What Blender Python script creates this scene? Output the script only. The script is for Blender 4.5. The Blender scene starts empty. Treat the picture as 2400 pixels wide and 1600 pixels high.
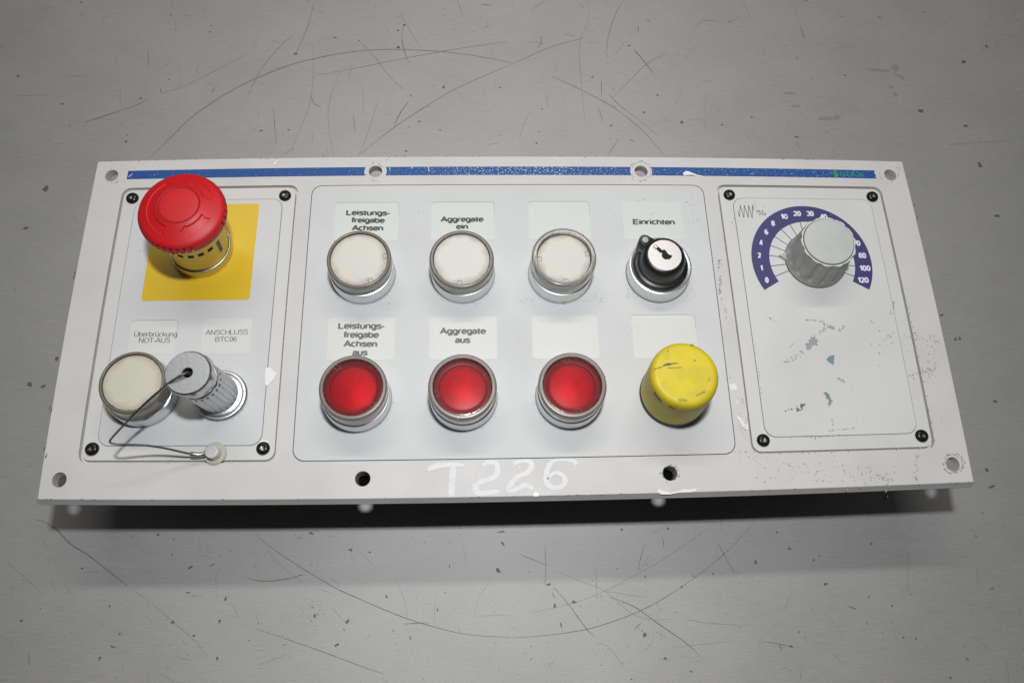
import bpy, bmesh, math, random
from mathutils import Vector, Matrix
from mathutils.geometry import tessellate_polygon
random.seed(7)
C = bpy.context.scene.collection
SC = bpy.context.scene
PI = math.pi

# ------------------------------------------------------------------ camera
RM = ((0.9989360724603535, -0.02492935586061592, 0.03879755602944875),
      (0.010066608384500303, 0.9388827686100664, 0.3440898286824676),
      (-0.04500429460747662, -0.3433331822347959, 0.9381348194387691))
TV = (0.002696935326073094, 0.06467292216080338, -1.7332908234899167)
CAM = Vector((-0.01627013, -0.13114986, 0.32074051))
FD, KD = 1826.2555, -0.0968      # lens of the photograph (with its barrel distortion)
F0 = FD * (1 - .021)             # straight lens used here
TZ = -0.050                      # height of the table top; the panel face is z = 0
cam = bpy.data.cameras.new('camera'); co = bpy.data.objects.new('camera', cam); C.objects.link(co)
R3 = Matrix(RM)
co.matrix_world = Matrix.Translation(CAM) @ R3.transposed().to_4x4()
cam.sensor_width = 36; cam.lens = F0 * 36 / 2400; cam.clip_start = .01; cam.clip_end = 50
SC.camera = co

# ------------------------------------------------------------------ light
w = bpy.data.worlds.new('World'); SC.world = w; w.use_nodes = True
nt = w.node_tree; bg = nt.nodes['Background']
tc = nt.nodes.new('ShaderNodeTexCoord'); sx = nt.nodes.new('ShaderNodeSeparateXYZ'); cr = nt.nodes.new('ShaderNodeValToRGB')
nt.links.new(tc.outputs['Generated'], sx.inputs[0]); nt.links.new(sx.outputs['Z'], cr.inputs[0]); nt.links.new(cr.outputs[0], bg.inputs[0])
cr.color_ramp.elements[0].position = 0.0; cr.color_ramp.elements[0].color = (.05, .05, .052, 1)
cr.color_ramp.elements[1].position = 1.0; cr.color_ramp.elements[1].color = (.86, .865, .87, 1)
e = cr.color_ramp.elements.new(.5); e.color = (.20, .21, .22, 1); e = cr.color_ramp.elements.new(.78); e.color = (.66, .67, .69, 1)
bg.inputs[1].default_value = .06
def area(name, loc, target, sx_, sy_, power, col):
    l = bpy.data.lights.new(name, 'AREA'); l.shape = 'RECTANGLE'; l.size = sx_; l.size_y = sy_; l.energy = power; l.color = col
    o = bpy.data.objects.new(name, l); C.objects.link(o); o.location = loc
    o.rotation_euler = (Vector(target) - Vector(loc)).to_track_quat('-Z', 'Y').to_euler(); return o
area('flash_lamp', (0, -.03, .5), (0, 0, 0), .034, .024, 1.92, (.985, .99, 1))
area('ceiling_tube', (.0, .62, 1.1), (0, -.05, 0), 1.0, .06, 4.6, (1, .965, .91))
SC.view_settings.view_transform = 'Standard'; SC.view_settings.look = 'None'
SC.view_settings.exposure = 0; SC.view_settings.gamma = 1

# ------------------------------------------------------------------ measuring
def P(u, v, z=0.):                      # point of the photograph at height z
    d = R3.transposed() @ Vector(((u - 1200) / F0, -(v - 800) / F0, -1.))
    return CAM + d * ((z - CAM.z) / d.z)
def T(x, y, z=0.):                      # layout drawing in mm -> place (takes up the lens' slight bow)
    q = R3 @ Vector((x / 200., y / 200., 0)) + Vector(TV)
    a, b = q.x / -q.z, q.y / -q.z; s = 1 + KD * (a * a + b * b)
    p = P(1200 + FD * a * s, 800 - FD * b * s); return Vector((p.x, p.y, z))

# ------------------------------------------------------------------ mesh helpers
_zc = [0]
def zj():
    _zc[0] = (_zc[0] + 1) % 61; return _zc[0] * 6e-7
class MB:
    def __init__(s): s.v = []; s.f = []
    def add(s, vs, fs):
        n = len(s.v); s.v += [tuple(v) for v in vs]; s.f += [tuple(i + n for i in f) for f in fs]; return s
    def build(s, name, mat, parent=None, smooth=None, **props):
        m = bpy.data.meshes.new(name); m.from_pydata(s.v, [], s.f); m.validate()
        bm = bmesh.new(); bm.from_mesh(m); bmesh.ops.remove_doubles(bm, verts=bm.verts, dist=1e-7)
        bmesh.ops.recalc_face_normals(bm, faces=bm.faces) if props.pop('recalc', True) else None
        bm.to_mesh(m); bm.free()
        if smooth is not None:
            m.shade_smooth(); m.set_sharp_from_angle(angle=math.radians(smooth))
        m.materials.append(mat)
        o = bpy.data.objects.new(name, m); C.objects.link(o)
        if parent: o.parent = parent
        for k, v in props.items(): o[k] = v
        return o
def rrect(x0, x1, y0, y1, r, n=8, seg=24):
    pts = []
    for cx, cy, a0 in ((x1 - r, y1 - r, 0), (x0 + r, y1 - r, 90), (x0 + r, y0 + r, 180), (x1 - r, y0 + r, 270)):
        for i in range(n + 1):
            a = math.radians(a0 + 90 * i / n); pts.append((cx + r * math.cos(a), cy + r * math.sin(a)))
    out = []
    for i, p in enumerate(pts):
        q = pts[(i + 1) % len(pts)]; out.append(p)
        d = math.dist(p, q); k = int(d / 8)
        for j in range(1, k): out.append((p[0] + (q[0] - p[0]) * j / k, p[1] + (q[1] - p[1]) * j / k))
    return out
def circ(cx, cy, r, n=40): return [(cx + r * math.cos(2 * PI * i / n), cy + r * math.sin(2 * PI * i / n)) for i in range(n)]
def flat(mb, loops, z, up=True):        # filled polygon with holes, in warped place coordinates
    L = [[Vector((p[0], p[1], 0)) for p in l] for l in loops]
    tri = tessellate_polygon(L); vs = [(p.x, p.y, z) for l in L for p in l]
    fs = []
    for t in tri:
        a, b, c = (Vector(vs[i]) for i in t); n = (b - a).cross(c - a).z
        if abs(n) < 1e-14: continue
        fs.append(t if (n > 0) == up else t[::-1])
    mb.add(vs, fs)
def wall(mb, la, za, lb, zb):
    n = len(la); mb.add([(p[0], p[1], za) for p in la] + [(p[0], p[1], zb) for p in lb],
                        [(i, (i + 1) % n, n + (i + 1) % n, n + i) for i in range(n)])
def TL(loop): return [tuple(T(*p)[:2]) for p in loop]
def slab(name, outer, holes, z0, z1, mat, parent, bevel=0.0, **pr):   # mm loops -> solid sheet
    mb = MB(); o = TL(outer)
    if bevel:
        c = Vector((sum(p[0] for p in o) / len(o), sum(p[1] for p in o) / len(o)))
        hx = max(p[0] for p in o) - c.x; hy = max(p[1] for p in o) - c.y
        oi = [(c.x + (p[0] - c.x) * (1 - bevel / hx), c.y + (p[1] - c.y) * (1 - bevel / hy)) for p in o]
    else: oi = o
    H = [TL(h) for h in holes]
    flat(mb, [oi] + H, z1); flat(mb, [o] + H, z0, False)
    if bevel: wall(mb, oi, z1, o, z1 - bevel); wall(mb, o, z1 - bevel, o, z0)
    else: wall(mb, o, z1, o, z0)
    for h in H: wall(mb, h, z1, h, z0)
    return mb.build(name, mat, parent, **pr)
def lathe(mb, prof, base, lean=(0, 0), n=72, rf=None, zoff=0.):
    """prof: (r mm, z mm) outline turned about the axis at base, axis leaning by lean per unit height"""
    vs = []; fs = []; rows = []
    for r, z in prof:
        Z = z / 1000. + zoff; cx = base[0] + lean[0] * z / 1000.; cy = base[1] + lean[1] * z / 1000.
        if r < 1e-6: rows.append([len(vs)]); vs.append((cx, cy, Z)); continue
        row = []
        for i in range(n):
            a = 2 * PI * i / n; q = r if rf is None else rf(r, z, a)
            if isinstance(q, tuple): q, dz = q
            else: dz = 0
            row.append(len(vs)); vs.append((cx + q / 1000 * math.cos(a), cy + q / 1000 * math.sin(a), Z + dz / 1000))
        rows.append(row)
    for A, B in zip(rows, rows[1:]):
        for i in range(n):
            j = (i + 1) % n
            if len(A) == 1 and len(B) == 1: continue
            if len(A) == 1: fs.append((A[0], B[i], B[j]))
            elif len(B) == 1: fs.append((A[i], B[0], A[j]))
            else: fs.append((A[i], B[i], B[j], A[j]))
    mb.add(vs, fs); return mb
def smoothpts(pts, k=6):
    out = []
    for i in range(len(pts) - 1):
        p0 = pts[max(i - 1, 0)]; p1 = pts[i]; p2 = pts[i + 1]; p3 = pts[min(i + 2, len(pts) - 1)]
        for j in range(k):
            t = j / k
            out.append(tuple(.5 * ((2 * b) + (-a + c) * t + (2 * a - 5 * b + 4 * c - d) * t * t + (-a + 3 * b - 3 * c + d) * t ** 3)
                             for a, b, c, d in zip(p0, p1, p2, p3)))
    out.append(tuple(pts[-1])); return out
def ribbon(mb, pts, wid, rnd=0., cap=True):     # pts: world vectors on one level, wid: metres or list
    n = len(pts); dz = Vector((0, 0, zj()))
    pts = [Vector(p) + dz for p in pts]
    if not isinstance(wid, (list, tuple)): wid = [wid] * n
    L = []; R = []
    for i in range(n):
        a = Vector(pts[max(i - 1, 0)]); b = Vector(pts[min(i + 1, n - 1)]); d = b - a; d.z = 0
        if d.length < 1e-9: d = Vector((1, 0, 0))
        d.normalize(); nn = Vector((-d.y, d.x, 0)); p = Vector(pts[i])
        h = wid[i] / 2 * (1 + random.uniform(-rnd, rnd)); g = wid[i] / 2 * (1 + random.uniform(-rnd, rnd))
        if cap and i in (0, n - 1): h *= .55; g *= .55
        L.append(p + nn * h); R.append(p - nn * g)
    mb.add(L + R, [(i, n + i, n + i + 1, i + 1) for i in range(n - 1)])
def blob(mb, c, rx, ry, rot=0., n=9, jag=.35):  # irregular small flat patch
    ca, sa = math.cos(rot), math.sin(rot); vs = []; dz = zj()
    for i in range(n):
        a = 2 * PI * i / n; k = 1 + random.uniform(-jag, jag); x = rx * k * math.cos(a); y = ry * k * math.sin(a)
        vs.append((c[0] + x * ca - y * sa, c[1] + x * sa + y * ca, c[2] + dz))
    mb.add(vs, [tuple(range(n))])
def tube(mb, pts, r, n=10):
    prev = None; vs = []; fs = []
    up = Vector((0, 0, 1))
    for i, p in enumerate(pts):
        d = (Vector(pts[min(i + 1, len(pts) - 1)]) - Vector(pts[max(i - 1, 0)])).normalized()
        a = up.cross(d)
        if a.length < 1e-4: a = Vector((1, 0, 0))
        a.normalize(); b = d.cross(a)
        rr = r[i] if isinstance(r, list) else r
        for k in range(n):
            t = 2 * PI * k / n; vs.append(Vector(p) + a * rr * math.cos(t) + b * rr * math.sin(t))
    for i in range(len(pts) - 1):
        for k in range(n):
            fs.append((i * n + k, i * n + (k + 1) % n, (i + 1) * n + (k + 1) % n, (i + 1) * n + k))
    fs.append(tuple(range(n))); fs.append(tuple((len(pts) - 1) * n + k for k in range(n)))
    mb.add(vs, fs)
def empty(name, loc, **pr):
    o = bpy.data.objects.new(name, None); o.location = loc; o.empty_display_size = .01; C.objects.link(o)
    for k, v in pr.items(): o[k] = v
    return o

# ------------------------------------------------------------------ materials
def mat(name, col, rough=.5, metal=0., **kw):
    m = bpy.data.materials.new(name); m.use_nodes = True; t = m.node_tree; b = t.nodes['Principled BSDF']
    b.inputs['Base Color'].default_value = (*col, 1); b.inputs['Roughness'].default_value = rough; b.inputs['Metallic'].default_value = metal
    for k, v in kw.items():
        if k in ('var', 'bump', 'spots', 'rvar'): continue
        b.inputs[k.replace('_', ' ')].default_value = v
    def noise(scale, detail=4, vec=None, stretch=None):
        g = t.nodes.new('ShaderNodeTexCoord'); n = t.nodes.new('ShaderNodeTexNoise'); n.inputs['Scale'].default_value = scale; n.inputs['Detail'].default_value = detail
        if stretch:
            mp = t.nodes.new('ShaderNodeMapping'); mp.inputs['Scale'].default_value = stretch
            t.links.new(g.outputs['Object'], mp.inputs[0]); t.links.new(mp.outputs[0], n.inputs['Vector'])
        else: t.links.new(g.outputs['Object'], n.inputs['Vector'])
        return n
    if 'var' in kw:                     # (scale, amount, darker colour)
        sc, amt, c2 = kw['var']; n = noise(sc, 6); r = t.nodes.new('ShaderNodeValToRGB')
        r.color_ramp.elements[0].position = .42; r.color_ramp.elements[1].position = .72
        r.color_ramp.elements[0].color = (0, 0, 0, 1); r.color_ramp.elements[1].color = (amt, amt, amt, 1)
        mx = t.nodes.new('ShaderNodeMix'); mx.data_type = 'RGBA'; mx.inputs['A'].default_value = (*col, 1); mx.inputs['B'].default_value = (*c2, 1)
        t.links.new(n.outputs['Fac'], r.inputs[0]); t.links.new(r.outputs[0], mx.inputs['Factor']); t.links.new(mx.outputs['Result'], b.inputs['Base Color'])
    if 'bump' in kw:                    # (scale, strength)
        sc, st = kw['bump'][:2]; n = noise(sc, 3, stretch=kw['bump'][2] if len(kw['bump']) > 2 else None); bp = t.nodes.new('ShaderNodeBump'); bp.inputs['Strength'].default_value = st; bp.inputs['Distance'].default_value = .0003
        t.links.new(n.outputs['Fac'], bp.inputs['Height']); t.links.new(bp.outputs[0], b.inputs['Normal'])
    if 'rvar' in kw:
        sc, lo, hi = kw['rvar']; n = noise(sc, 4); mr = t.nodes.new('ShaderNodeMapRange'); mr.inputs['To Min'].default_value = lo; mr.inputs['To Max'].default_value = hi
        t.links.new(n.outputs['Fac'], mr.inputs['Value']); t.links.new(mr.outputs[0], b.inputs['Roughness'])
    return m
M = {}
M['paint'] = mat('grey_paint', (.63, .622, .612), .5, var=(32, .55, (.54, .532, .52)), bump=(1800, .25), rvar=(60, .42, .62))
M['insert'] = mat('insert_paint', (.65, .647, .63), .5, var=(60, .25, (.55, .545, .53)), bump=(1800, .2))
M['foil'] = mat('foil_film', (.632, .642, .648), .42, var=(22, .55, (.56, .566, .57)), bump=(300, .05), rvar=(40, .48, .62), Specular_IOR_Level=.35)
M['foil_side'] = mat('foil_film_grey', (.66, .66, .657), .42, var=(22, .55, (.57, .57, .565)), bump=(300, .05), rvar=(40, .48, .62), Specular_IOR_Level=.35)
M['tag'] = mat('tag_card', (.63, .66, .635), .4)
M['tag_warm'] = mat('tag_card_warm', (.67, .68, .655), .4)
M['blackprint'] = mat('grey_print', (.06, .064, .068), .5)
M['lightprint'] = mat('pale_grey_print', (.13, .135, .14), .5)
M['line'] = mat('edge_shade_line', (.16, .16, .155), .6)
M['sleeve'] = mat('cloudy_sleeve', (.42, .39, .34), .5)
M['navy'] = mat('violet_blue_print', (.052, .047, .16), .4, var=(50, .4, (.065, .06, .18)))
M['white'] = mat('white_print', (.74, .75, .84), .45)
M['green'] = mat('green_print', (.04, .28, .12), .45)
M['green_text'] = mat('green_lettering', (.045, .30, .16), .45)
M['chalk'] = mat('white_marker_paint', (.80, .805, .825), .6, var=(420, .65, (.69, .69, .69)))
M['chip'] = mat('bare_white_chip', (.84, .83, .81), .35)
M['yellowfoil'] = mat('yellow_print', (.72, .49, .022), .38, var=(30, .3, (.64, .42, .02)))
M['yellowcap'] = mat('yellow_plastic', (.70, .56, .012), .5, var=(150, .7, (.52, .42, .035)), bump=(500, .05))
M['red'] = mat('red_plastic', (.58, .008, .012), .5, var=(60, .6, (.46, .02, .022)), bump=(700, .05), rvar=(90, .42, .62))
M['redgroove'] = mat('dark_red', (.14, .004, .006), .6)
M['chrome'] = mat('chrome', (.74, .765, .78), .36, .9, bump=(400, .06), rvar=(200, .28, .5))
M['satin'] = mat('satin_metal', (.60, .615, .635), .40, 1., bump=(900, .15))
M['nickel'] = mat('brushed_face_metal', (.58, .565, .555), .42, 1., bump=(900, .1))
M['black'] = mat('black_plastic', (.012, .012, .013), .35, bump=(900, .1))
M['blacksteel'] = mat('black_oxide_steel', (.014, .014, .015), .25, .3)
M['socket'] = mat('socket_steel', (.25, .25, .26), .3, 1.)
M['housing'] = mat('black_housing', (.004, .004, .004), .6)
M['under'] = mat('slot_shade', (.16, .15, .13), .6)
M['knob'] = mat('grey_knob_plastic', (.40, .415, .395), .42, var=(160, .7, (.24, .25, .24)), bump=(600, .12))
M['knobcap'] = mat('light_grey_knob_cap', (.52, .54, .525), .35, var=(110, .5, (.42, .44, .42)), bump=(400, .06))
M['lipwear'] = mat('worn_knob_lip', (.58, .58, .54), .5)
M['cream'] = mat('cream_lens', (.63, .615, .55), .38, var=(75, .5, (.64, .61, .52)), Subsurface_Weight=.0)
M['cream_pale'] = mat('pale_cream_lens', (.65, .64, .60), .38, var=(75, .45, (.66, .64, .58)))
M['cream_dirty'] = mat('yellowed_cream_lens', (.60, .585, .48), .45, var=(90, .35, (.54, .52, .41)))
def rim_dirt_shade(m, dirt, lo, hi, amt):  # brown edge dirt plus the lens' darker shaded edge put into the colour
    t = m.node_tree; N = t.nodes.new; b = [n for n in t.nodes if n.type == 'BSDF_PRINCIPLED'][0]; inp = b.inputs['Base Color']
    uvn = N('ShaderNodeUVMap'); uvn.uv_map = 'radius'; sp = N('ShaderNodeSeparateXYZ'); t.links.new(uvn.outputs[0], sp.inputs[0])
    g = N('ShaderNodeTexCoord'); n = N('ShaderNodeTexNoise'); n.inputs['Scale'].default_value = 170; n.inputs['Detail'].default_value = 5; t.links.new(g.outputs['Object'], n.inputs['Vector'])
    ad = N('ShaderNodeMath'); ad.operation = 'MULTIPLY_ADD'; ad.inputs[1].default_value = .55; t.links.new(n.outputs['Fac'], ad.inputs[0]); t.links.new(sp.outputs['X'], ad.inputs[2])
    mr = N('ShaderNodeMapRange'); mr.inputs['From Min'].default_value = lo; mr.inputs['From Max'].default_value = hi; mr.inputs['To Max'].default_value = amt; t.links.new(ad.outputs[0], mr.inputs['Value'])
    mx = N('ShaderNodeMix'); mx.data_type = 'RGBA'; mx.inputs['B'].default_value = (*dirt, 1)  # this colour stands for edge dirt and edge shade together
    if inp.is_linked: t.links.new(inp.links[0].from_socket, mx.inputs['A'])
    else: mx.inputs['A'].default_value = inp.default_value
    t.links.new(mr.outputs[0], mx.inputs['Factor']); t.links.new(mx.outputs['Result'], inp)
for k in ('cream', 'cream_pale', 'cream_dirty'): rim_dirt_shade(M[k], (.36, .31, .25), 1.02, 1.34, .75)
M['reflector'] = mat('silvery_reflector', (.60, .56, .57), .50, .5, var=(260, .8, (.42, .38, .38)))
M['wire'] = mat('steel_wire', (.10, .098, .095), .4, .6, var=(500, .6, (.22, .21, .2)))
M['ferrule'] = mat('ferrule_metal', (.5, .5, .49), .3, 1.)
M['nylon'] = mat('yellowed_nylon', (.50, .49, .38), .5)
M['stud'] = mat('stud_grey', (.60, .60, .59), .35)
M['dirt'] = mat('dirt', (.15, .14, .125), .8)
M['dirtsoft'] = mat('soft_dirt', (.36, .355, .345), .8)
M['stain'] = mat('blue_grey_stain', (.20, .27, .31), .6)
M['stain_grey'] = mat('grey_stain', (.33, .345, .34), .6)
M['hole'] = mat('dark_recess', (.006, .006, .006), .8)
M['grease'] = mat('grease_on_table', (.11, .11, .106), .55)
M['scratch'] = mat('scratch_in_table', (.14, .14, .138), .6, .3)
M['scratch_soft'] = mat('faint_scratch_in_table', (.255, .252, .248), .55, .3)
M['smear'] = mat('faint_smear_on_table', (.30, .295, .285), .6, .3)

def clear(name, tint, gl=.12, body=None, bodyw=.3, rough=.12):
    """clear tinted plastic skin: tinted see-through + gloss + a little body colour"""
    m = bpy.data.materials.new(name); m.use_nodes = True; t = m.node_tree; t.nodes.clear(); N = t.nodes.new; Lk = t.links.new
    out = N('ShaderNodeOutputMaterial'); tr = N('ShaderNodeBsdfTransparent'); tr.inputs[0].default_value = (*tint, 1)
    df = N('ShaderNodeBsdfPrincipled'); df.inputs['Base Color'].default_value = (*(body or tint), 1); df.inputs['Roughness'].default_value = rough + .1
    m1 = N('ShaderNodeMixShader'); m1.inputs[0].default_value = bodyw; Lk(tr.outputs[0], m1.inputs[1]); Lk(df.outputs[0], m1.inputs[2])
    g = N('ShaderNodeBsdfGlossy'); g.inputs['Roughness'].default_value = rough; g.inputs[0].default_value = (1, 1, 1, 1)
    fr = N('ShaderNodeFresnel'); fr.inputs[0].default_value = 1.45
    m2 = N('ShaderNodeMixShader'); Lk(fr.outputs[0], m2.inputs[0]); Lk(m1.outputs[0], m2.inputs[1]); Lk(g.outputs[0], m2.inputs[2])
    Lk(m2.outputs[0], out.inputs[0]); return m
M['collar'] = clear('smoky_clear_collar', (.80, .77, .70), body=(.27, .25, .20), bodyw=.62, rough=.28)
M['collar_clear'] = clear('clear_collar', (.90, .89, .85), body=(.44, .43, .38), bodyw=.48, rough=.16)
M['collar_pink'] = clear('brownish_clear_collar', (.82, .74, .69), body=(.29, .25, .225), bodyw=.66, rough=.30)
M['redlens'] = clear('clear_red_lens', (.98, .07, .095), body=(.42, .03, .045), bodyw=.30, rough=.14)

def stripe_mat():
    m = mat('worn_blue_print', (.009, .072, .28), .5); t = m.node_tree; b = t.nodes['Principled BSDF']; N = t.nodes.new
    g = N('ShaderNodeTexCoord'); v = N('ShaderNodeTexVoronoi'); v.inputs['Scale'].default_value = 1150
    n1 = N('ShaderNodeTexNoise'); n1.inputs['Scale'].default_value = 1400; n1.inputs['Detail'].default_value = 2
    sp = N('ShaderNodeSeparateXYZ'); t.links.new(g.outputs['Object'], sp.inputs[0]); t.links.new(g.outputs['Object'], n1.inputs['Vector'])
    rp = N('ShaderNodeValToRGB')       # where along the stripe the print is flecked away
    mr = N('ShaderNodeMapRange'); mr.inputs['From Min'].default_value = -.19; mr.inputs['From Max'].default_value = .19
    t.links.new(sp.outputs['X'], mr.inputs['Value']); t.links.new(mr.outputs[0], rp.inputs[0])
    E = rp.color_ramp.elements; E[0].position = 0; E[0].color = (.0,) * 3 + (1,); E[1].position = 1; E[1].color = (.3,) * 3 + (1,)
    for p, c in ((.22, .12), (.38, .35), (.45, .85), (.56, 1.), (.62, .7), (.7, .3), (.8, .45), (.92, .45)):
        e = E.new(p); e.color = (c, c, c, 1)
    ma = N('ShaderNodeMath'); ma.operation = 'MULTIPLY_ADD'; ma.inputs[1].default_value = .12
    t.links.new(rp.outputs[0], ma.inputs[0]); t.links.new(n1.outputs['Fac'], ma.inputs[2])
    gt = N('ShaderNodeMapRange'); gt.inputs['From Min'].default_value = .70; gt.inputs['From Max'].default_value = .735
    t.links.new(ma.outputs[0], gt.inputs['Value'])
    mx = N('ShaderNodeMix'); mx.data_type = 'RGBA'; mx.inputs['A'].default_value = (.009, .072, .28, 1); mx.inputs['B'].default_value = (.62, .66, .70, 1)
    t.links.new(gt.outputs[0], mx.inputs['Factor']); t.links.new(mx.outputs['Result'], b.inputs['Base Color']); return m
rim_dirt_shade(M['redlens'], (.16, .05, .05), .95, 1.3, .8)
M['stripe'] = stripe_mat()

def table_mat():
    m = bpy.data.materials.new('brushed_metal'); m.use_nodes = True; t = m.node_tree; b = t.nodes['Principled BSDF']; N = t.nodes.new; Lk = t.links.new
    g = N('ShaderNodeTexCoord')
    def nz(scale, st=None, det=4):
        n = N('ShaderNodeTexNoise'); n.inputs['Scale'].default_value = scale; n.inputs['Detail'].default_value = det
        if st:
            mp = N('ShaderNodeMapping'); mp.inputs['Scale'].default_value = st; Lk(g.outputs['Object'], mp.inputs[0]); Lk(mp.outputs[0], n.inputs['Vector'])
        else: Lk(g.outputs['Object'], n.inputs['Vector'])
        return n
    brush = nz(1, (110, 3600, 1), 3); spk = nz(2400, None, 2); cloud = nz(7, None, 5)
    def mul(a, k, c):
        q = N('ShaderNodeMath'); q.operation = 'MULTIPLY_ADD'; Lk(a, q.inputs[0]); q.inputs[1].default_value = k
        if isinstance(c, float): q.inputs[2].default_value = c
        else: Lk(c, q.inputs[2])
        return q.outputs[0]
    s = mul(brush.outputs['Fac'], .42, 0.22); s = mul(spk.outputs['Fac'], .70, s); s = mul(cloud.outputs['Fac'], .30, s); s = mul(nz(26, (1, 1.6, 1), 7).outputs['Fac'], .16, s)
    cm = N('ShaderNodeMix'); cm.data_type = 'RGBA'; cm.blend_type = 'MULTIPLY'; cm.inputs['Factor'].default_value = 1; cm.inputs['A'].default_value = (.455, .452, .448, 1)
    Lk(s, cm.inputs['B']); Lk(cm.outputs['Result'], b.inputs['Base Color'])
    b.inputs['Metallic'].default_value = .62; b.inputs['Anisotropic'].default_value = .3
    tg = N('ShaderNodeTangent'); tg.direction_type = 'UV_MAP'; tg.uv_map = 'grain'; Lk(tg.outputs[0], b.inputs['Tangent'])
    rr = mul(brush.outputs['Fac'], .10, .62); Lk(rr, b.inputs['Roughness'])
    bp = N('ShaderNodeBump'); bp.inputs['Strength'].default_value = .25; bp.inputs['Distance'].default_value = .0001
    hs = mul(spk.outputs['Fac'], .5, brush.outputs['Fac']); Lk(hs, bp.inputs['Height']); Lk(bp.outputs[0], b.inputs['Normal'])
    return m
M['table'] = table_mat()

# ------------------------------------------------------------------ table
mb = MB(); xs = (-1.3, 1.3); ys = (-1.0, 1.0); d = .03
lo = [(-1.3, -1.0), (1.3, -1.0), (1.3, 1.0), (-1.3, 1.0)]
flat(mb, [lo], TZ); flat(mb, [lo], TZ - d, False); wall(mb, lo, TZ, lo, TZ - d)
table = mb.build('table', M['table'], kind='structure')
uv = table.data.uv_layers.new(name='grain')
for l_ in table.data.loops: p_ = table.data.vertices[l_.vertex_index].co; uv.data[l_.index].uv = (p_.y, -p_.x)

# ------------------------------------------------------------------ panel
panel = empty('control_panel', (0, 0, 0), label='light grey metal control panel with red mushroom button, push buttons and dial, on brushed metal', category='control panel')
HOLES = [(sx * x, sy * 73.2) for sx in (-1, 1) for x in (63.9, 191.65) for sy in (-1, 1)]
def rect(hw, hh): return rrect(-hw, hw, -hh, hh, .6, 3)
mb = MB()
cut = [rrect(-93.6, 93.6, -65.8, 65.8, 5.0), rrect(100.1, 184.9, -66.1, 66.1, 4.2), rrect(-184.9, -100.1, -66.1, 66.1, 4.2)]
top = TL(rect(200, 81.4)); cuts = [TL(c) for c in cut]; hl = [TL(circ(x, y, 3.2)) for x, y in HOLES]
def grow(l, k): return [(p[0] * (1 + k / .2), p[1] * (1 + k / .0814)) for p in l]
bev = grow(top, -.00015)
flat(mb, [bev] + cuts + hl, 0.); wall(mb, bev, 0., top, -.00012); wall(mb, top, -.00012, grow(top, .0013), -.0026)
flat(mb, [grow(top, .0013)] + cuts + hl, -.0026, False)
for c in cuts + hl: wall(mb, c, 0., c, -.0026)
hl2 = [TL(circ(x, y, 3.3)) for x, y in HOLES]
g0, g1 = grow(top, .0009), grow(top, .0016)
flat(mb, [g0] + hl2, -.0024); wall(mb, g0, -.0024, grow(top, .0012), -.0026); wall(mb, grow(top, .0012), -.0026, g1, -.0031); wall(mb, g1, -.0031, g1, -.0046)
flat(mb, [g1] + hl2, -.0046, False)
for h in hl2: wall(mb, h, -.0024, h, -.0046)
face = mb.build('face_plate', M['paint'], panel)

# housing below the plate: an open black box body
def hx(x, y): return tuple(T(x, y)[:2])
slab('housing', rrect(-183, 170, -64, 64, 3), [], TZ + .0008, -.0047, M['housing'], panel)

slab('gap_darkening_sheet', rrect(-186, 172, -80.6, -60, 2), [circ(x, y, 2.5) for x, y in HOLES if y < 0 and abs(x) < 100], -.0058, -.0048, M['housing'], panel)  # unseen black sheet added so the front gap stays dark; narrow holes dim spots
# inserts and films
for s in (-1, 1):
    a, b = (101.2, 183.9) if s > 0 else (-183.7, -101.2)
    ins = slab('mounting_plate', rrect(a, b, -65.0, 65.0, 3.8), [], -.0023, -.0002, M['insert'], panel, bevel=.0001,
               label='right mounting plate around the dial' if s > 0 else 'left mounting plate around the red mushroom button')
    a, b = (107.4, 177.6) if s > 0 else (-177.2, -107.0)
    slab('film_edge_shade', rrect(a - .28, b + .28, -58.93, 58.93, 5.2), [], -.00019, -.00015, M['line'], ins)
    slab('label_film', rrect(a, b, -58.65, 58.65, 5.0), [], -.00018, 0.00002, M['foil_side' if s > 0 else 'foil'], ins)
slab('centre_film', rrect(-93.2, 93.2, -65.4, 65.4, 4.8), [], -.0023, 0.00001, M['foil'], panel)

ZP = .00013
slab('warning_square', rrect(-167, -117.7, 7.3, 56.3, 1.6), [], 0., ZP, M['yellowfoil'], panel, label='yellow square under the red mushroom button')

# blue stripe, broken round the two holes
def stripe(x0, x1, c0, c1):
    out = []; y0, y1 = 70.9, 75.65; R = 5.35
    def arc(cx, sgn, up):
        pts = []
        for i in range(9):
            y = y0 + (y1 - y0) * i / 8; pts.append((cx + sgn * math.sqrt(R * R - (y - 73.2) ** 2), y))
        return pts if up else pts[::-1]
    left = arc(-63.9 if c0 == 1 else 63.9, 1, False) if c0 else [(x0, y1), (x0 - .0, y0)]
    right = arc(-63.9 if c1 == 1 else 63.9, -1, True) if c1 else [(x1 + .3, y0), (x1 - .5, y0 + 1.2), (x1 + .1, y0 + 2), (x1 - .7, y0 + 3), (x1 - .2, y0 + 3.8), (x1 - .4, y1)]
    L = left[-1][0]; Rr = right[0][0]; n = 14
    loop = left + [(L + (Rr - L) * i / n, y0) for i in range(1, n)] + right
    a, b = right[-1][0], left[0][0]
    loop += [(a + (b - a) * i / n, y1) for i in range(1, n)]
    mb = MB(); flat(mb, [TL(loop)], .00005); return mb.build('blue_stripe', M['stripe'], face)
stripe(-183.8, 0, 0, 1); stripe(0, 0, 1, 2); stripe(0, 183.8, 2, 0)
mb = MB(); flat(mb, [TL([(161.5, 70.8), (163.5, 70.8), (163.2, 75.75), (161.5, 75.75)])], .0001); mb.build('green_bar', M['green'], face)

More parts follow.
